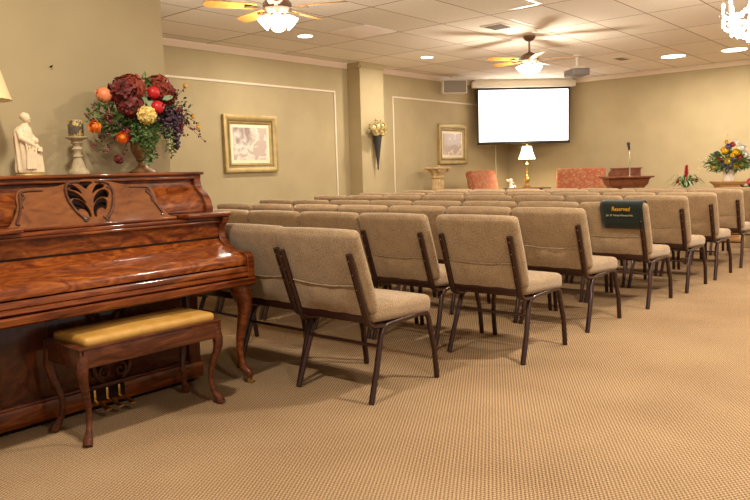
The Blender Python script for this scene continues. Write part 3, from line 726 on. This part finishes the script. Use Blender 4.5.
# ------------------------------------------------------------------ left wall pictures
def print_mat(name, seed, tint):
    m = mat(name, rgb(220, 205, 190), .35, coat=.4); v = coords(m, (1, 1, 1)); mp = N(m, 'ShaderNodeMapping'); mp.inputs['Location'].default_value = (seed, seed*2, seed)
    L(m, v, mp.inputs['Vector']); f = noise(m, mp.outputs['Vector'], 5.5, 8, 1.0, .65); g = noise(m, mp.outputs['Vector'], 2.2, 2, .6)
    ad = N(m, 'ShaderNodeMath', operation='ADD'); L(m, f, ad.inputs[0]); L(m, g, ad.inputs[1])
    base(m, ramp(m, ad.outputs[0], [(.72, tint), (1.0, rgb(190, 170, 154)), (1.22, rgb(236, 224, 208))])); return m
def picture(x0, x1, z0, z1, label, pm, fwid, seed):
    y = YW; bs = ((x0+x1)/2, y-.01, z0); t = thing('framed_picture', label, 'picture', bs)
    def ring(x0, x1, z0, z1, w_, d0, d1, m, name):
        b = B(bs)
        sect = [(0, 0), (0, d0), (w_*.25, d0+.006), (w_*.6, d0), (w_, d1), (w_, 0)]
        cs = [(x0, z0, 1, 1), (x1, z0, -1, 1), (x1, z1, -1, -1), (x0, z1, 1, -1)]
        rg = [[b.v((cx+sx2*o_, y-.004-h_, cz+sz2*o_)) for o_, h_ in sect] for cx, cz, sx2, sz2 in cs]
        for i in range(4):
            for k in range(len(sect)): b.f([rg[i][k], rg[i][(k+1) % 6], rg[(i+1) % 4][(k+1) % 6], rg[(i+1) % 4][k]])
        return b.obj(name, m, t)
    ring(x0, x1, z0, z1, fwid*.55, .045, .030, GOLD, 'frame')
    ring(x0+fwid*.5, x1-fwid*.5, z0+fwid*.5, z1-fwid*.5, fwid*.32, .026, .020, GOLD2, 'frame_fillet')
    ring(x0+fwid*.78, x1-fwid*.78, z0+fwid*.78, z1-fwid*.78, fwid*.25, .026, .016, GOLD, 'frame_lip')
    b = B(bs); w_ = fwid; b.box((x0+x1)/2, y-.010, (z0+z1)/2, x1-x0-1.9*w_, .006, z1-z0-1.9*w_); b.obj('mat_board', mat('mat_board', rgb(236, 222, 190), .6), t)
    w2 = fwid+.045; b = B(bs); b.box((x0+x1)/2, y-.015, (z0+z1)/2, x1-x0-2*w2, .004, z1-z0-2*w2); b.obj('landscape_print', pm, t)
picture(5.75, 6.64, 1.17, 1.91, 'large gold-framed landscape print on left wall, nearer the piano', print_mat('landscape_print_a', 3.1, rgb(140, 116, 108)), .115, 1)
picture(10.47, 11.38, 1.22, 1.93, 'gold-framed brownish print on left wall beside the projection screen', print_mat('landscape_print_b', 8.4, rgb(150, 112, 88)), .115, 2)

b = B((1.814, YP, 1.731)); b.tube([(1.814, YP, 1.731), (1.814, YP-.02, 1.735)], .004, 8); tag(b.obj('wall_nail', DARK), 'small dark nail in the bare wall above the statuette', 'nail')
# sconce vase with cream flowers on the pillar
VBs = (8.44, 7.06, 1.18)
CONE = mat('pewter_cone', rgb(70, 66, 66), .45, .5); CREAM = hues('cream_petal', rgb(222, 204, 150), rgb(242, 228, 184), 30)
t = thing('wall_vase', 'dark metal cone vase hung on the wall pillar with cream flowers', 'wall vase', VBs)
b = B(VBs); b.lathe([(.004, -.03), (.010, -.01), (.016, .0), (.012, .02), (.025, .14), (.045, .30), (.066, .46), (.074, .50), (.070, .502), (.05, .44), (.03, .25)], 20, VBs); b.obj('cone', CONE, t)
bf = t
b = B(VBs); b.box(8.44, 7.12, 1.60, .03, .05, .05, .004); b.obj('bracket', CONE, t)
for i in range(11):
    a_ = i*2.4; r_ = .035+.018*i**.75
    rose((8.44+r_*math.cos(a_)*1.35-.03, 7.0+.04*math.sin(a_*1.7), 1.765+.055*math.sin(a_)), .055, CREAM, 'cream_bloom', axis=(-.4, -.8, .4), par=t, base_=VBs, lay=3)
bush((8.44, 7.05, 1.78), (.17, .05, .11), hues('olive_leaf', rgb(96, 92, 50), rgb(130, 122, 70)), 'foliage', 260, .045, .02, par=t, base_=VBs)

# column pedestal
PBs = (9.93, 7.0, 0)
PLAS = noisy('antique_plaster', rgb(176, 146, 102), rgb(204, 176, 130), 14, .8, .15)
t = thing('column_pedestal', 'fluted plaster column pedestal against left wall, under the far picture', 'pedestal', PBs)
b = B(PBs); b.box(9.93, 7.0, .04, .34, .34, .08, .006); b.lathe([(.15, .08), (.155, .10), (.14, .12), (.125, .13), (.13, .145), (.115, .16)], 32, PBs); b.obj('base', PLAS, t)
b = B(PBs); b.lathe([(.108, .16), (.104, .60), (.096, .98)], 64, PBs, 16, .05); b.obj('shaft', PLAS, t)
b = B(PBs); b.lathe([(.096, .98), (.112, .99), (.112, 1.0), (.100, 1.01), (.105, 1.04), (.125, 1.08), (.15, 1.12), (.155, 1.135)], 32, PBs, 8, .06); b.box(9.93, 7.0, 1.155, .34, .34, .04, .008)
for sx_ in (-1, 1):
    for sy_ in (-1, 1): b.ball((9.93+sx_*.125, 7.0+sy_*.125, 1.11), (.032, .032, .03), 10, 8)
b.obj('capital', PLAS, t)

# ------------------------------------------------------------------ projection screen across the corner
SW = mat('screen_fabric_lit', rgb(250, 248, 245), .8, emit=(1, .985, .97, 1), es=2.2)
BLK = mat('screen_border', rgb(40, 34, 32), .6); WHT = mat('white_enamel', rgb(228, 218, 198), .45)
s0 = Vector((11.44, 7.27, 0)); s1 = Vector((12.84, 5.88, 0)); sd = (s1-s0).normalized(); sn = Vector((-sd.y, sd.x, 0)); 
if sn.x > 0: sn = -sn
ang = math.atan2(sd.y, sd.x); sc_ = (s0+s1)/2; SL = (s1-s0).length
t = thing('projection_screen', 'white lit projection screen pulled down across the far corner', 'projection screen', (sc_.x, sc_.y, 1.575), ang)
b = B(); b.box(0, 0, 1.085, SL*1.0, .11, .12, .02, 3); b.box(0, 0, 1.160, SL*1.0-.1, .06, .03, .004); b.obj('housing', WHT, t)
b = B(); b.box(0, .0, .515, SL*.895, .004, 1.03); b.obj('border', BLK, t)
b = B(); b.box(0, -.005 if (Matrix.Rotation(ang, 3, 'Z') @ Vector((0, -1, 0))).dot(sn) > 0 else .005, .51, SL*.90-.07, .004, .95); b.obj('projection_fabric', SW, t)
b = B(); b.tube([(-SL*.45, 0, .0), (SL*.45, 0, .0)], .014, 10); b.obj('weight_bar', BLK, t)

# corner speaker
GRIL = noisy('speaker_grille', rgb(128, 116, 104), rgb(150, 138, 124), 200, .7)
SPB = (10.66, 7.14, 2.44)
t = thing('wall_speaker', 'grey-grilled white wall speaker hung near the ceiling left of the screen', 'speaker', SPB, math.radians(-42))
b = B(); b.box(0, .0, .12, .44, .20, .24, .02, 3); b.obj('cabinet', WHT, t)
b = B(); b.box(0, -.105, .117, .40, .02, .205, .008); b.obj('grille', GRIL, t)
b = B(); b.tube([(0, .05, .23), (0, .08, .305)], .015, 8); b.obj('mount', WHT, t)

# ceiling projector
PRJ = (10.15, 4.62, 2.44)
GRY = mat('projector_grey', rgb(122, 116, 112), .45)
pj = thing('ceiling_projector', 'small grey projector hung from the ceiling on a white pole', 'projector', PRJ, math.radians(-40))
b = B(); b.box(0, 0, .05, .27, .32, .10, .02, 3); b.obj('body', GRY, pj)
b = B(); b.M = T(.135, .07, .05) @ R(PI/2, 'Y'); b.lathe([(.032, 0), (.032, .025), (.025, .03), (.02, .018)], 20); b.obj('lens', DARK, pj)
b = B(); b.tube([(0, 0, .13), (0, 0, .308)], .018, 12); b.lathe([(.055, .29), (.055, .309)], 16); b.obj('pole', WHT, pj)
b = B(); b.box(0, 0, .115, .14, .14, .03, .005); b.obj('mount_plate', WHT, pj)

# ------------------------------------------------------------------ ceiling fans
GLOW = mat('lit_glass_shade', rgb(255, 250, 240), .4, emit=(1, .93, .80, 1), es=7.0)
BRZ = mat('fan_bronze', rgb(120, 96, 78), .38, .7)
def fan(loc, rz, label, drop):
    q_ = .91
    t = thing('ceiling_fan', label, 'ceiling fan', loc, rz, 'ceiling fans with lights')
    z = -drop
    b = B(); b.lathe([(.075, 0), (.073, -.02), (.055, -.05), (.03, -.065), (.015, -.07)][::-1], 28); b.obj('canopy', BRZ, t)
    b = B(); b.tube([(0, 0, -.06), (0, 0, z+.06)], .012, 12); b.obj('downrod', BRZ, t)
    b = B(); b.lathe([(.02, z+.075), (.05, z+.06), (.095, z+.035), (.115, z+.01), (.115, z-.03), (.09, z-.055), (.06, z-.07), (.055, z-.10), (.03, z-.115)][::-1], 32); b.obj('motor', BRZ, t)
    for k in range(5):
        a_ = 2*PI*k/5; 
        b = B(); b.M = R(a_, 'Z') @ T(0, 0, z-.02) @ R(math.radians(11), 'X')
        pl = catmull([(.18, -.045), (.28, -.055), (.45, -.063), (.55, -.055), (.58, -.02), (.58, .02), (.55, .055), (.45, .063), (.28, .055), (.18, .045)], True, 4)
        b.prism([(u, v_) for u, v_ in pl], -.003, .003, 'xy'); bl = b.obj('blade', W_blade, t, ang=30)
        b = B(); b.M = R(a_, 'Z') @ T(0, 0, z-.02); b.box(.15, 0, -.008, .13, .03, .006, .002); b.box(.23, 0, -.009, .06, .07, .005, .002); b.obj('blade_bracket', BRZ, bl)
    for k in range(4):
        a_ = 2*PI*k/4+.35
        b = B(); b.M = R(a_, 'Z') @ T(.04, 0, z-.075) @ R(math.radians(-48), 'Y')
        b.tube([(0, 0, 0), (0, 0, -.03)], .014, 10); arm = b.obj('lamp_arm', BRZ, t)
        b = B(); b.M = R(a_, 'Z') @ T(.04, 0, z-.075) @ R(math.radians(-48), 'Y')
        b.lathe([(.022, -.025), (.034, -.04), (.046, -.07), (.054, -.10), (.060, -.112), (.056, -.113), (.05, -.095), (.03, -.05)], 20, flute=10, fl=.03, cap=False)
        b.ball((0, 0, -.07), (.024, .024, .032), 10, 8); b.obj('glass_shade', GLOW, t)
    return t
f1 = (4.00, 4.35); f2 = (8.20, 4.36)
fan((f1[0], f1[1], ZC), math.radians(296), 'ceiling fan with lit glass shades above the near chair rows', .27)
fan((f2[0], f2[1], ZC), .1, 'ceiling fan with lit glass shades in front of the projection screen', .27)

def light(name, kind, loc, energy, color, size=.1, rot=None, spot=None):
    l_ = bpy.data.lights.new(name, kind); l_.energy = energy; l_.color = color
    if kind == 'AREA': l_.shape = 'DISK'; l_.size = size
    elif kind == 'SPOT': l_.spot_size = spot; l_.spot_blend = .6; l_.shadow_soft_size = size
    else: l_.shadow_soft_size = size
    o = bpy.data.objects.new(name, l_); COL.objects.link(o); o.location = loc
    if rot: o.rotation_euler = rot
    return o
WARM = (1.0, .84, .62); WARM2 = (1.0, .90, .76)
for (x, y), dz in ((f1, .47), (f2, .44)): light('fan_light', 'POINT', (x, y, ZC-dz-.10), 62, WARM2, .10)

# recessed lights
CANG = mat('downlight_glow', rgb(255, 250, 240), .5, emit=(1, .93, .82, 1), es=8.0)
def can(x, y, label, e=40, r=.085):
    bs = (x, y, ZC); t = thing('recessed_light', label, 'ceiling light', bs, 0, 'recessed ceiling lights')
    b = B(bs); b.lathe([(r, -.001), (r+.018, -.003), (r+.02, 0), (r, .0)], 32, bs, cap=False); b.obj('trim_ring', WHT, t)
    b = B(bs); b.lathe([(.001, -.002), (r, -.003), (r+.001, -.001)], 32, bs, cap=False); b.obj('lens', CANG, t)
    light('downlight', 'AREA', (x, y, ZC-.02), e, WARM2, .2)
can(6.12, 6.19, 'round recessed ceiling light near left wall, above the gold-framed landscape', 30)
can(8.58, 6.20, 'round recessed ceiling light in front of the wall pillar', 30)
can(11.51, 3.68, 'bright recessed ceiling light close to the front wall above the lectern', 30, .17)
can(11.6, 2.84, 'bright recessed ceiling light close to the front wall above the flower stand', 40, .17)
# added recessed lights out of view, evening the light over aisle and back
for x, y in ((1.2, 2.2), (3.68, .8), (6.12, .3), (1.2, -.8), (8.6, .2), (11.0, .5)):
    can(x, y, 'added unseen recessed ceiling light over the %s' % {(1.2, 2.2): 'carpet before the piano', (3.68, .8): 'aisle beside the nearest row', (6.12, .3): 'aisle beside the middle rows', (1.2, -.8): 'open carpet at the back', (8.6, .2): 'aisle beside the front rows', (11.0, .5): 'open front floor'}[(x, y)], {(1.2, 2.2): 40, (1.2, -.8): 56, (3.68, .8): 62}.get((x, y), 60))

# translucent square panel, air grilles
b = B((6.42, 5.55, ZC)); b.box(6.42, 5.55, ZC-.004, .56, .56, .008, .002)
tag(b.obj('vent_panel', mat('return_panel', rgb(240, 228, 222), .6)), 'pale square panel set in the ceiling grid beside the near fan', 'ceiling panel')
def grille(x, y, w_, d_, label):
    bs = (x, y, ZC); t = thing('air_grille', label, 'air vent', bs)
    b = B(bs); b.box(x, y, ZC-.003, w_, d_, .006, .001); b.obj('backing', mat('grille_dark', rgb(70, 58, 50), .8), t)
    b = B(bs)
    for s_ in (-1, 1): b.box(x+s_*w_/2, y, ZC-.006, .025, d_+.025, .012, .002); b.box(x, y+s_*d_/2, ZC-.006, w_, .025, .012, .002)
    b.obj('frame', WHT, t)
    b = B(bs); n = 7
    for i in range(n): b.box(x, y-d_/2+d_*(i+.5)/n, ZC-.008, w_, .008, .008)
    b.obj('louvres', mat('grille_louvre', rgb(150, 130, 112), .6), t)
grille(7.36, 4.31, .30, .26, 'square louvred air vent in the ceiling left of the far fan')
grille(11.05, 4.31, .34, .14, 'small louvred air vent in the ceiling right of the projector')
# white strips on the underside of the ceiling
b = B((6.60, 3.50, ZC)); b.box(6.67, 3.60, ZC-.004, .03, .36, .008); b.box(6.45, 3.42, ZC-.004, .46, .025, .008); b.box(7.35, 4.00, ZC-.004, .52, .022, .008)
structure(b.obj('trim_8', mat('white_strip', rgb(250, 246, 238), .3)))

# chandelier (right edge)
CH = (7.05, 1.60, ZC)
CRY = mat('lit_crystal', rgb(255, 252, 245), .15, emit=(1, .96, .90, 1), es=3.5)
BULB = mat('candle_bulb', rgb(255, 250, 240), .3, emit=(1, .92, .78, 1), es=12)
SIL = mat('chandelier_metal', rgb(220, 212, 200), .25, .8)
t = thing('crystal_chandelier', 'lit crystal chandelier hanging above the aisle', 'chandelier', CH)
b = B(CH); b.lathe([(.02, -.05), (.05, -.03), (.06, 0)], 20, CH); b.tube([(CH[0], CH[1], ZC-.04), (CH[0], CH[1], ZC-.20)], .006, 8); b.obj('canopy', SIL, t)
b = B(CH); b.lathe([(.008, -.52), (.03, -.50), (.022, -.46), (.05, -.43), (.025, -.38), (.018, -.32), (.035, -.28), (.015, -.22), (.012, -.18)], 16, CH); b.obj('centre_column', CRY, t)
for k in range(8):
    a_ = 2*PI*k/8+.2; c_, s_ = math.cos(a_), math.sin(a_)
    P_ = lambda r_, z_: (CH[0]+r_*c_, CH[1]+r_*s_, ZC+z_)
    b = B(CH); b.tube(catmull([P_(.02, -.40), P_(.08, -.46), P_(.15, -.45), P_(.20, -.39), P_(.22, -.34)], n=5), .007, 8); b.lathe([(.004, -.345), (.028, -.335), (.032, -.325), (.01, -.328)], 12, (CH[0]+.22*c_, CH[1]+.22*s_, ZC)); ar = b.obj('arm', SIL, t)
    b = B(CH); b.tube([P_(.22, -.33), P_(.22, -.27)], .009, 8); b.ball(P_(.22, -.245), (.013, .013, .028), 10, 8); b.obj('bulb', BULB, ar)
    b = B(CH)
    for r_, z_ in ((.22, -.37), (.22, -.395), (.22, -.42), (.15, -.48), (.15, -.505), (.08, -.49), (.08, -.52), (.05, -.30), (.10, -.33), (.15, -.345), (.19, -.35), (.18, -.46), (.12, -.50), (.20, -.445), (.05, -.52), (.02, -.56), (.17, -.40), (.12, -.40), (.07, -.40)): b.ball(P_(r_, z_), (.013, .013, .018), 6, 4)
    b.tube([P_(.22, -.36), P_(.21, -.40), P_(.20, -.445), P_(.18, -.46), P_(.15, -.49), P_(.12, -.50), P_(.08, -.505), P_(.05, -.52), P_(.02, -.56)], .004, 5); b.tube([P_(.05, -.30), P_(.10, -.33), P_(.15, -.345), P_(.19, -.35), P_(.22, -.36)], .004, 5); b.tube([P_(.03, -.40), P_(.22, -.40)], .004, 5)
    b.obj('crystal_strand', CRY, ar)
light('chandelier_light', 'POINT', (CH[0], CH[1], ZC-.60), 40, WARM2, .15)

# ------------------------------------------------------------------ front of the room
# floral fabric
FLO = mat('red_floral_fabric', rgb(170, 90, 70), .85, spec=.2)
v = coords(FLO); vo = N(FLO, 'ShaderNodeTexVoronoi'); vo.inputs['Scale'].default_value = 19; L(FLO, v, vo.inputs['Vector'])
n_ = noise(FLO, v, 26, 3, 1.5)
a2 = N(FLO, 'ShaderNodeMath', operation='MULTIPLY_ADD'); L(FLO, n_, a2.inputs[0]); a2.inputs[1].default_value = .9; L(FLO, vo.outputs['Distance'], a2.inputs[2])
base(FLO, ramp(FLO, a2.outputs[0], [(.42, rgb(172, 92, 68)), (.55, rgb(150, 112, 72)), (.66, rgb(104, 86, 56)), (.78, rgb(186, 148, 100)), (.92, rgb(160, 90, 66))]))
def wing(loc, rz, label, h=1.09, w_=.84):
    t = thing('wing_chair', label, 'armchair', loc, rz, 'red floral armchairs')   # faces local -Y
    b = B(); b.M = T(0, .30, .42) @ R(math.radians(-13), 'X'); b.cushion((0, 0, (h-.42)/2), (w_, .14, h-.42), .035, (0, .01, .0), 5); b.obj('backrest', FLO, t)
    b = B(); b.cushion((0, -.02, .40), (w_-.24, .56, .16), .05, (0, 0, .01), 5); b.obj('seat_cushion', FLO, t)
    b = B(); b.box(0, -.0, .25, w_-.10, .60, .18, .02); b.obj('seat_frame', FLO, t)
    for s_ in (-1, 1):
        b = B(); b.cushion((s_*(w_/2-.07), -.02, .48), (.13, .58, .28), .06, (0, 0, 0), 4); b.obj('armrest', FLO, t)
        b = B(); b.tube([(s_*(w_/2-.1), -.24, .17), (s_*(w_/2-.1), -.26, .0)], [.025, .016], 8); b.obj('leg', W_table, t)
        b = B(); b.tube([(s_*(w_/2-.1), .26, .17), (s_*(w_/2-.1), .32, .0)], [.022, .016], 8); b.obj('leg', W_table, t)
wing((11.75, 5.32, 0), math.radians(-72), 'red floral armchair between the lamp table and the lectern')
wing((11.05, 6.40, 0), math.radians(2), 'red floral armchair near left wall, left of the lamp table', 1.10, .86)

# side table, lamp, cherub
TB = (11.95, 6.42, 0)
t = thing('side_table', 'dark wooden side table between the two floral armchairs', 'table', TB, math.radians(-45))
b = B(); b.box(0, 0, .73, .80, .42, .026, .008); b.obj('tabletop', W_table, t)
b = B(); b.box(0, 0, .68, .72, .34, .07, .004); b.obj('apron', W_table, t)
for sx_ in (-1, 1):
    for sy_ in (-1, 1): b = B(); b.tube([(sx_*.33, sy_*.15, .69), (sx_*.33, sy_*.15, .3), (sx_*.335, sy_*.155, 0)], [.022, .018, .013], 8); b.obj('leg', W_table, t)
LZ = .744; LPB = (11.93, 6.40, LZ)
SHL = mat('lit_lampshade', rgb(255, 246, 220), .8, emit=(1, .90, .68, 1), es=3.2)
t = thing('table_lamp', 'lit brass table lamp with white pleated shade under the screen', 'lamp', LPB)
b = B(LPB); b.lathe([(.085, 0), (.088, .015), (.05, .03), (.025, .045), (.02, .07), (.05, .12), (.056, .16), (.04, .21), (.018, .24), (.024, .27), (.016, .30), (.014, .42), (.03, .44), (.012, .46), (.012, .50)], 24, LPB); b.obj('lamp_base', BRASS, t)
b = B(LPB); b.lathe([(.150, .53), (.140, .56), (.105, .66), (.082, .76), (.078, .76), (.101, .66), (.136, .56), (.146, .53)], 60, LPB, 20, .02, cap=False); b.obj('lamp_shade', SHL, t)
b = B(LPB); b.ball((LPB[0], LPB[1], LZ+.79), .014, 10, 8); b.obj('finial', BRASS, t)
light('lamp_light', 'POINT', (LPB[0], LPB[1], LZ+.60), 45, WARM, .05)
CHB = (11.72, 6.62, LZ)
PORC = mat('white_porcelain', rgb(246, 240, 226), .3, coat=.4)
b = B(CHB); x, y, z = CHB
b.ball((x, y, z+.012), (.07, .05, .014), 16, 8); b.ball((x, y, z+.055), (.040, .036, .048), 14, 10); b.ball((x-.004, y, z+.10), (.030, .026, .032), 14, 10); b.ball((x-.008, y, z+.148), (.025, .024, .027), 14, 10)
b.ball((x+.024, y-.01, z+.15), (.008, .008, .008), 8, 6)
for s_ in (-1, 1):
    b.tube([(x+.03, y+s_*.02, z+.03), (x+.05, y-.03+s_*.02, z+.045), (x+.055, y-.055+s_*.02, z+.01)], [.018, .015, .010], 8)
    b.tube([(x, y+s_*.026, z+.115), (x+.02, y+s_*.035-.02, z+.09), (x+.03, y-.02, z+.11)], [.012, .010, .007], 8)
    b.tube([(x-.02, y+s_*.01, z+.11), (x-.045, y+s_*.045, z+.14), (x-.05, y+s_*.06, z+.175)], [.008, .016, .004], 8)
o = b.obj('cherub_figurine', PORC); remesh(o, .004, 2); tag(o, 'small white porcelain cherub figurine on the side table beside the lamp', 'figurine')

# lectern
LE = (11.0, 4.20, 0)
t = thing('lectern', 'brown wooden lectern with flared top and microphone at the front', 'lectern', LE, math.radians(-56))
b = B(); b.box(0, 0, .40, .50, .36, .70, .008); b.obj('body', W_lect, t)
b = B(); b.box(0, 0, .03, .60, .44, .06, .01); b.box(0, 0, .075, .55, .40, .03, .008); b.obj('base', W_lect, t)
b = B(); pr = [(.22, .72), (.235, .76), (.25, .79), (.28, .82), (.29, .85), (.295, .89), (.31, .91), (.355, .925), (.355, .945)]
rg = [[b.v((sx_*w_, sy_*(w_-.07), z_)) for sx_, sy_ in ((-1, -1), (1, -1), (1, 1), (-1, 1))] for w_, z_ in pr]
for i in range(len(rg)-1):
    for k in range(4): b.f([rg[i][k], rg[i][(k+1) % 4], rg[i+1][(k+1) % 4], rg[i+1][k]])
b.f(rg[0][::-1]); b.f(rg[-1]); b.obj('flared_cornice', W_lect, t)
b = B(); b.prism([(-.02, .945), (-.02, 1.06), (.20, 1.0), (.20, .945)], -.22, .22); b.box(0, -.015, 1.067, .48, .05, .018, .004); b.obj('reading_top', W_lect, t)
CHR = mat('chrome', rgb(230, 220, 200), .2, 1.0); 
b = B(); b.tube([(.02, -.16, .945), (.02, -.16, 1.22), (.02, -.158, 1.27), (.012, -.15, 1.36)], .012, 10); b.lathe([(.05, .943), (.05, .952), (.015, .96)], 16, (.02, -.16, 0)); mc = b.obj('microphone_stand', CHR, t)
b = B(); b.tube([(.014, -.152, 1.34), (.008, -.146, 1.40), (.004, -.142, 1.435)], [.016, .020, .022], 12); b.ball((.003, -.141, 1.44), .027, 10, 8); b.obj('microphone', BLK, mc)

# flower stand with white vase and mixed bouquet
FS = (10.9, 2.70, 0)
t = thing('flower_stand', 'tan wooden stand carrying the white vase of mixed flowers', 'stand', FS, math.radians(-50))
b = B(); b.box(0, 0, .845, .40, .32, .02, .006); b.box(0, 0, .825, .37, .29, .02, .006); b.obj('top', W_tan, t)
b = B(); b.prism([(-.17, .815), (-.12, .72), (-.11, .60), (-.11, .06), (.11, .06), (.11, .60), (.12, .72), (.17, .815)], -.12, .12, 'xz'); b.box(0, 0, .03, .34, .34, .06, .01); b.obj('column', W_tan, t)
VW = (10.9, 2.70, .857)
b = B(VW); b.lathe([(.060, 0), (.062, .006), (.066, .06), (.078, .14), (.090, .185), (.086, .186), (.070, .12), (.05, .03)], 28, VW, 14, .015)
tag(b.obj('flower_vase', PORC), 'white tapered vase of mixed flowers on the tan stand', 'vase')
BQ = (10.9, 2.70, 1.03); bq = thing('mixed_bouquet', 'mixed bouquet of yellow, red, purple and white flowers in the white vase', 'flowers', BQ)
PUR = hues('purple_petal', rgb(86, 72, 120), rgb(128, 112, 160)); WHP = hues('white_petal', rgb(232, 226, 214), rgb(252, 248, 240)); RDP = hues('red_petal', rgb(168, 28, 32), rgb(206, 60, 58)); YL2 = hues('bright_yellow_petal', rgb(226, 180, 20), rgb(246, 214, 70)); PK = hues('pink_petal', rgb(206, 50, 96), rgb(230, 100, 140))
bush((10.9, 2.70, 1.13), (.25, .25, .12), LEAFG, 'foliage', 900, .08, .03, par=bq, base_=BQ)
bush((10.9, 2.70, 1.08), (.29, .29, .06), LEAFG, 'foliage', 260, .09, .02, par=bq, base_=BQ)
U = Vector((.65, -.76, 0)); Vw = Vector((-.76, -.65, 0))   # across and towards the seats
fl = [(-.11, .10, 1.28, .052, YL2), (.03, .14, 1.25, .050, YL2), (-.10, .19, 1.13, .046, YL2), (-.18, .10, 1.15, .036, RDP), (.06, .19, 1.17, .042, RDP), (.03, .02, 1.36, .036, RDP), (.12, .12, 1.31, .050, WHP), (.15, .16, 1.22, .046, WHP), (.20, .10, 1.17, .046, WHP), (.09, .0, 1.38, .040, WHP),
      (-.22, .05, 1.05, .036, YL2), (.0, .20, 1.06, .036, YL2), (.10, .18, 1.08, .036, YL2), (-.05, .08, 1.33, .04, PUR), (-.18, .02, 1.24, .034, PUR), (.18, .10, 1.07, .04, PUR), (-.08, .19, 1.06, .045, PUR), (-.02, .19, 1.16, .04, PUR), (-.14, .14, 1.10, .036, PUR), (-.04, .0, 1.40, .026, YL2), (-.03, .18, 1.21, .036, YL2)]
nm = {id(YL2): 'yellow_bloom', id(RDP): 'red_bloom', id(WHP): 'white_bloom', id(PUR): 'purple_bloom'}
for u_, v_, z_, r_, m_ in fl:
    p = Vector((10.9, 2.70, z_)) + U*u_ + Vw*v_*.9
    rose(p, r_, m_, nm[id(m_)], axis=(-.7, -.5, .5), par=bq, base_=BQ, lay=3)
spr = [((10.9, 2.70, 1.3), (10.88, 2.71, 1.40), (10.87, 2.72, 1.47)), ((10.9, 2.70, 1.15), (10.70, 2.92, 1.19), (10.64, 3.0, 1.15)), ((10.9, 2.70, 1.1), (10.70, 2.93, 1.08), (10.62, 3.02, 1.0))]
for s_ in spr:
    b = B(BQ); b.tube(catmull(s_, n=4), .003, 5)
    for q in catmull(s_, n=6)[3:]: b.leaf(q, rv(), rv(), .05, .012, .2, .2)
    b.obj('grass_spray', CREAM, bq, ang=180)

# bromeliad on a small stand
BR = (10.9, 3.27, 0)
b = B(BR); b.box(10.9, 3.27, .63, .40, .40, .03, .006); b.lathe([(.16, 0), (.15, .03), (.04, .06), (.035, .55), (.09, .61)], 20, BR)
tag(b.obj('plant_stand', W_table), 'low dark stand holding the red bromeliad behind the chair rows', 'stand')
BP = (10.9, 3.27, .647); t = thing('potted_bromeliad', 'potted bromeliad with a red spike and arching green leaves right of the lectern', 'plant', BP)
b = B(BP); b.lathe([(.065, 0), (.08, .10), (.085, .12), (.075, .12), (.07, .10)], 24, BP); b.obj('pot', noisy('wicker', rgb(150, 100, 60), rgb(176, 128, 84), 60), t)
b = B(BP)
for k in range(26):
    a_ = k*2.4; r_ = rnd.uniform(.18, .33); zt = rnd.uniform(.08, .20)
    pts = catmull([(10.9, 3.27, .74), (10.9+r_*.5*math.cos(a_), 3.27+r_*.5*math.sin(a_), .76+zt), (10.9+r_*math.cos(a_), 3.27+r_*math.sin(a_), .74+zt*.5)], n=5); sd_ = Vector((-math.sin(a_), math.cos(a_), 0))
    prev = None
    for i, q in enumerate(pts):
        w_ = .013*math.sin(PI*(.15+.8*i/len(pts))); cur = (b.v(Vector(q)+sd_*w_), b.v(Vector(q)-sd_*w_))
        if prev: b.f([prev[0], cur[0], cur[1], prev[1]])
        prev = cur
b.obj('leaves', LEAFG, t, ang=180)
b = B(BP)
for k in range(34):
    a_ = k*2.4; zz = .90+.005*k
    b.leaf((10.9, 3.27, zz), (math.cos(a_)*.6, math.sin(a_)*.6, 1.0), (0, 0, 1), .07*(1.2-k/60), .028, .1, .1)
b.tube([(10.9, 3.27, .74), (10.9, 3.27, 1.05)], .007, 8); b.obj('flower_spike', RDP, t, ang=180)
for k, (dx, dy) in enumerate(((.10, -.10), (-.10, .10), (.14, -.04))):
    hydrangea((10.9+dx-.04, 3.27+dy-.02, .87), .022, RDP, 'small_red_flower', 14, .022, par=t, base_=BP)
# pink flowers at the right edge
PKB = (10.3, 2.22, 0); t = thing('potted_pink_flowers', 'pink flowers in a tall pot at the right edge of the picture', 'plant', PKB)
b = B(PKB); b.lathe([(.10, 0), (.12, .30), (.14, .62), (.145, .65), (.13, .65), (.12, .60)], 24, PKB); b.obj('pot', STONE, t)
bush((10.3, 2.22, .75), (.14, .14, .09), LEAFD, 'foliage', 260, .07, .03, par=t, base_=PKB)
for u_, v_, z_ in ((-.08, .02, .86), (-.02, .06, .84), (.05, .04, .87), (.0, .0, .90), (-.05, .06, .80), (.09, .05, .82)):
    rose(Vector((10.3, 2.22, z_))+U*u_+Vw*v_, .045, PK, 'pink_bloom', axis=(-.7, -.5, .5), par=t, base_=PKB, lay=3)

# ------------------------------------------------------------------ world and colour
w = bpy.data.worlds.new('world'); bpy.context.scene.world = w; w.use_nodes = True
bg = w.node_tree.nodes['Background']; bg.inputs[0].default_value = (1.0, .93, .82, 1); bg.inputs[1].default_value = .38
vs = bpy.context.scene.view_settings
vs.view_transform = 'Standard'; vs.look = 'None'; vs.gamma = 1; vs.exposure = 0.35; vs.use_curve_mapping = False
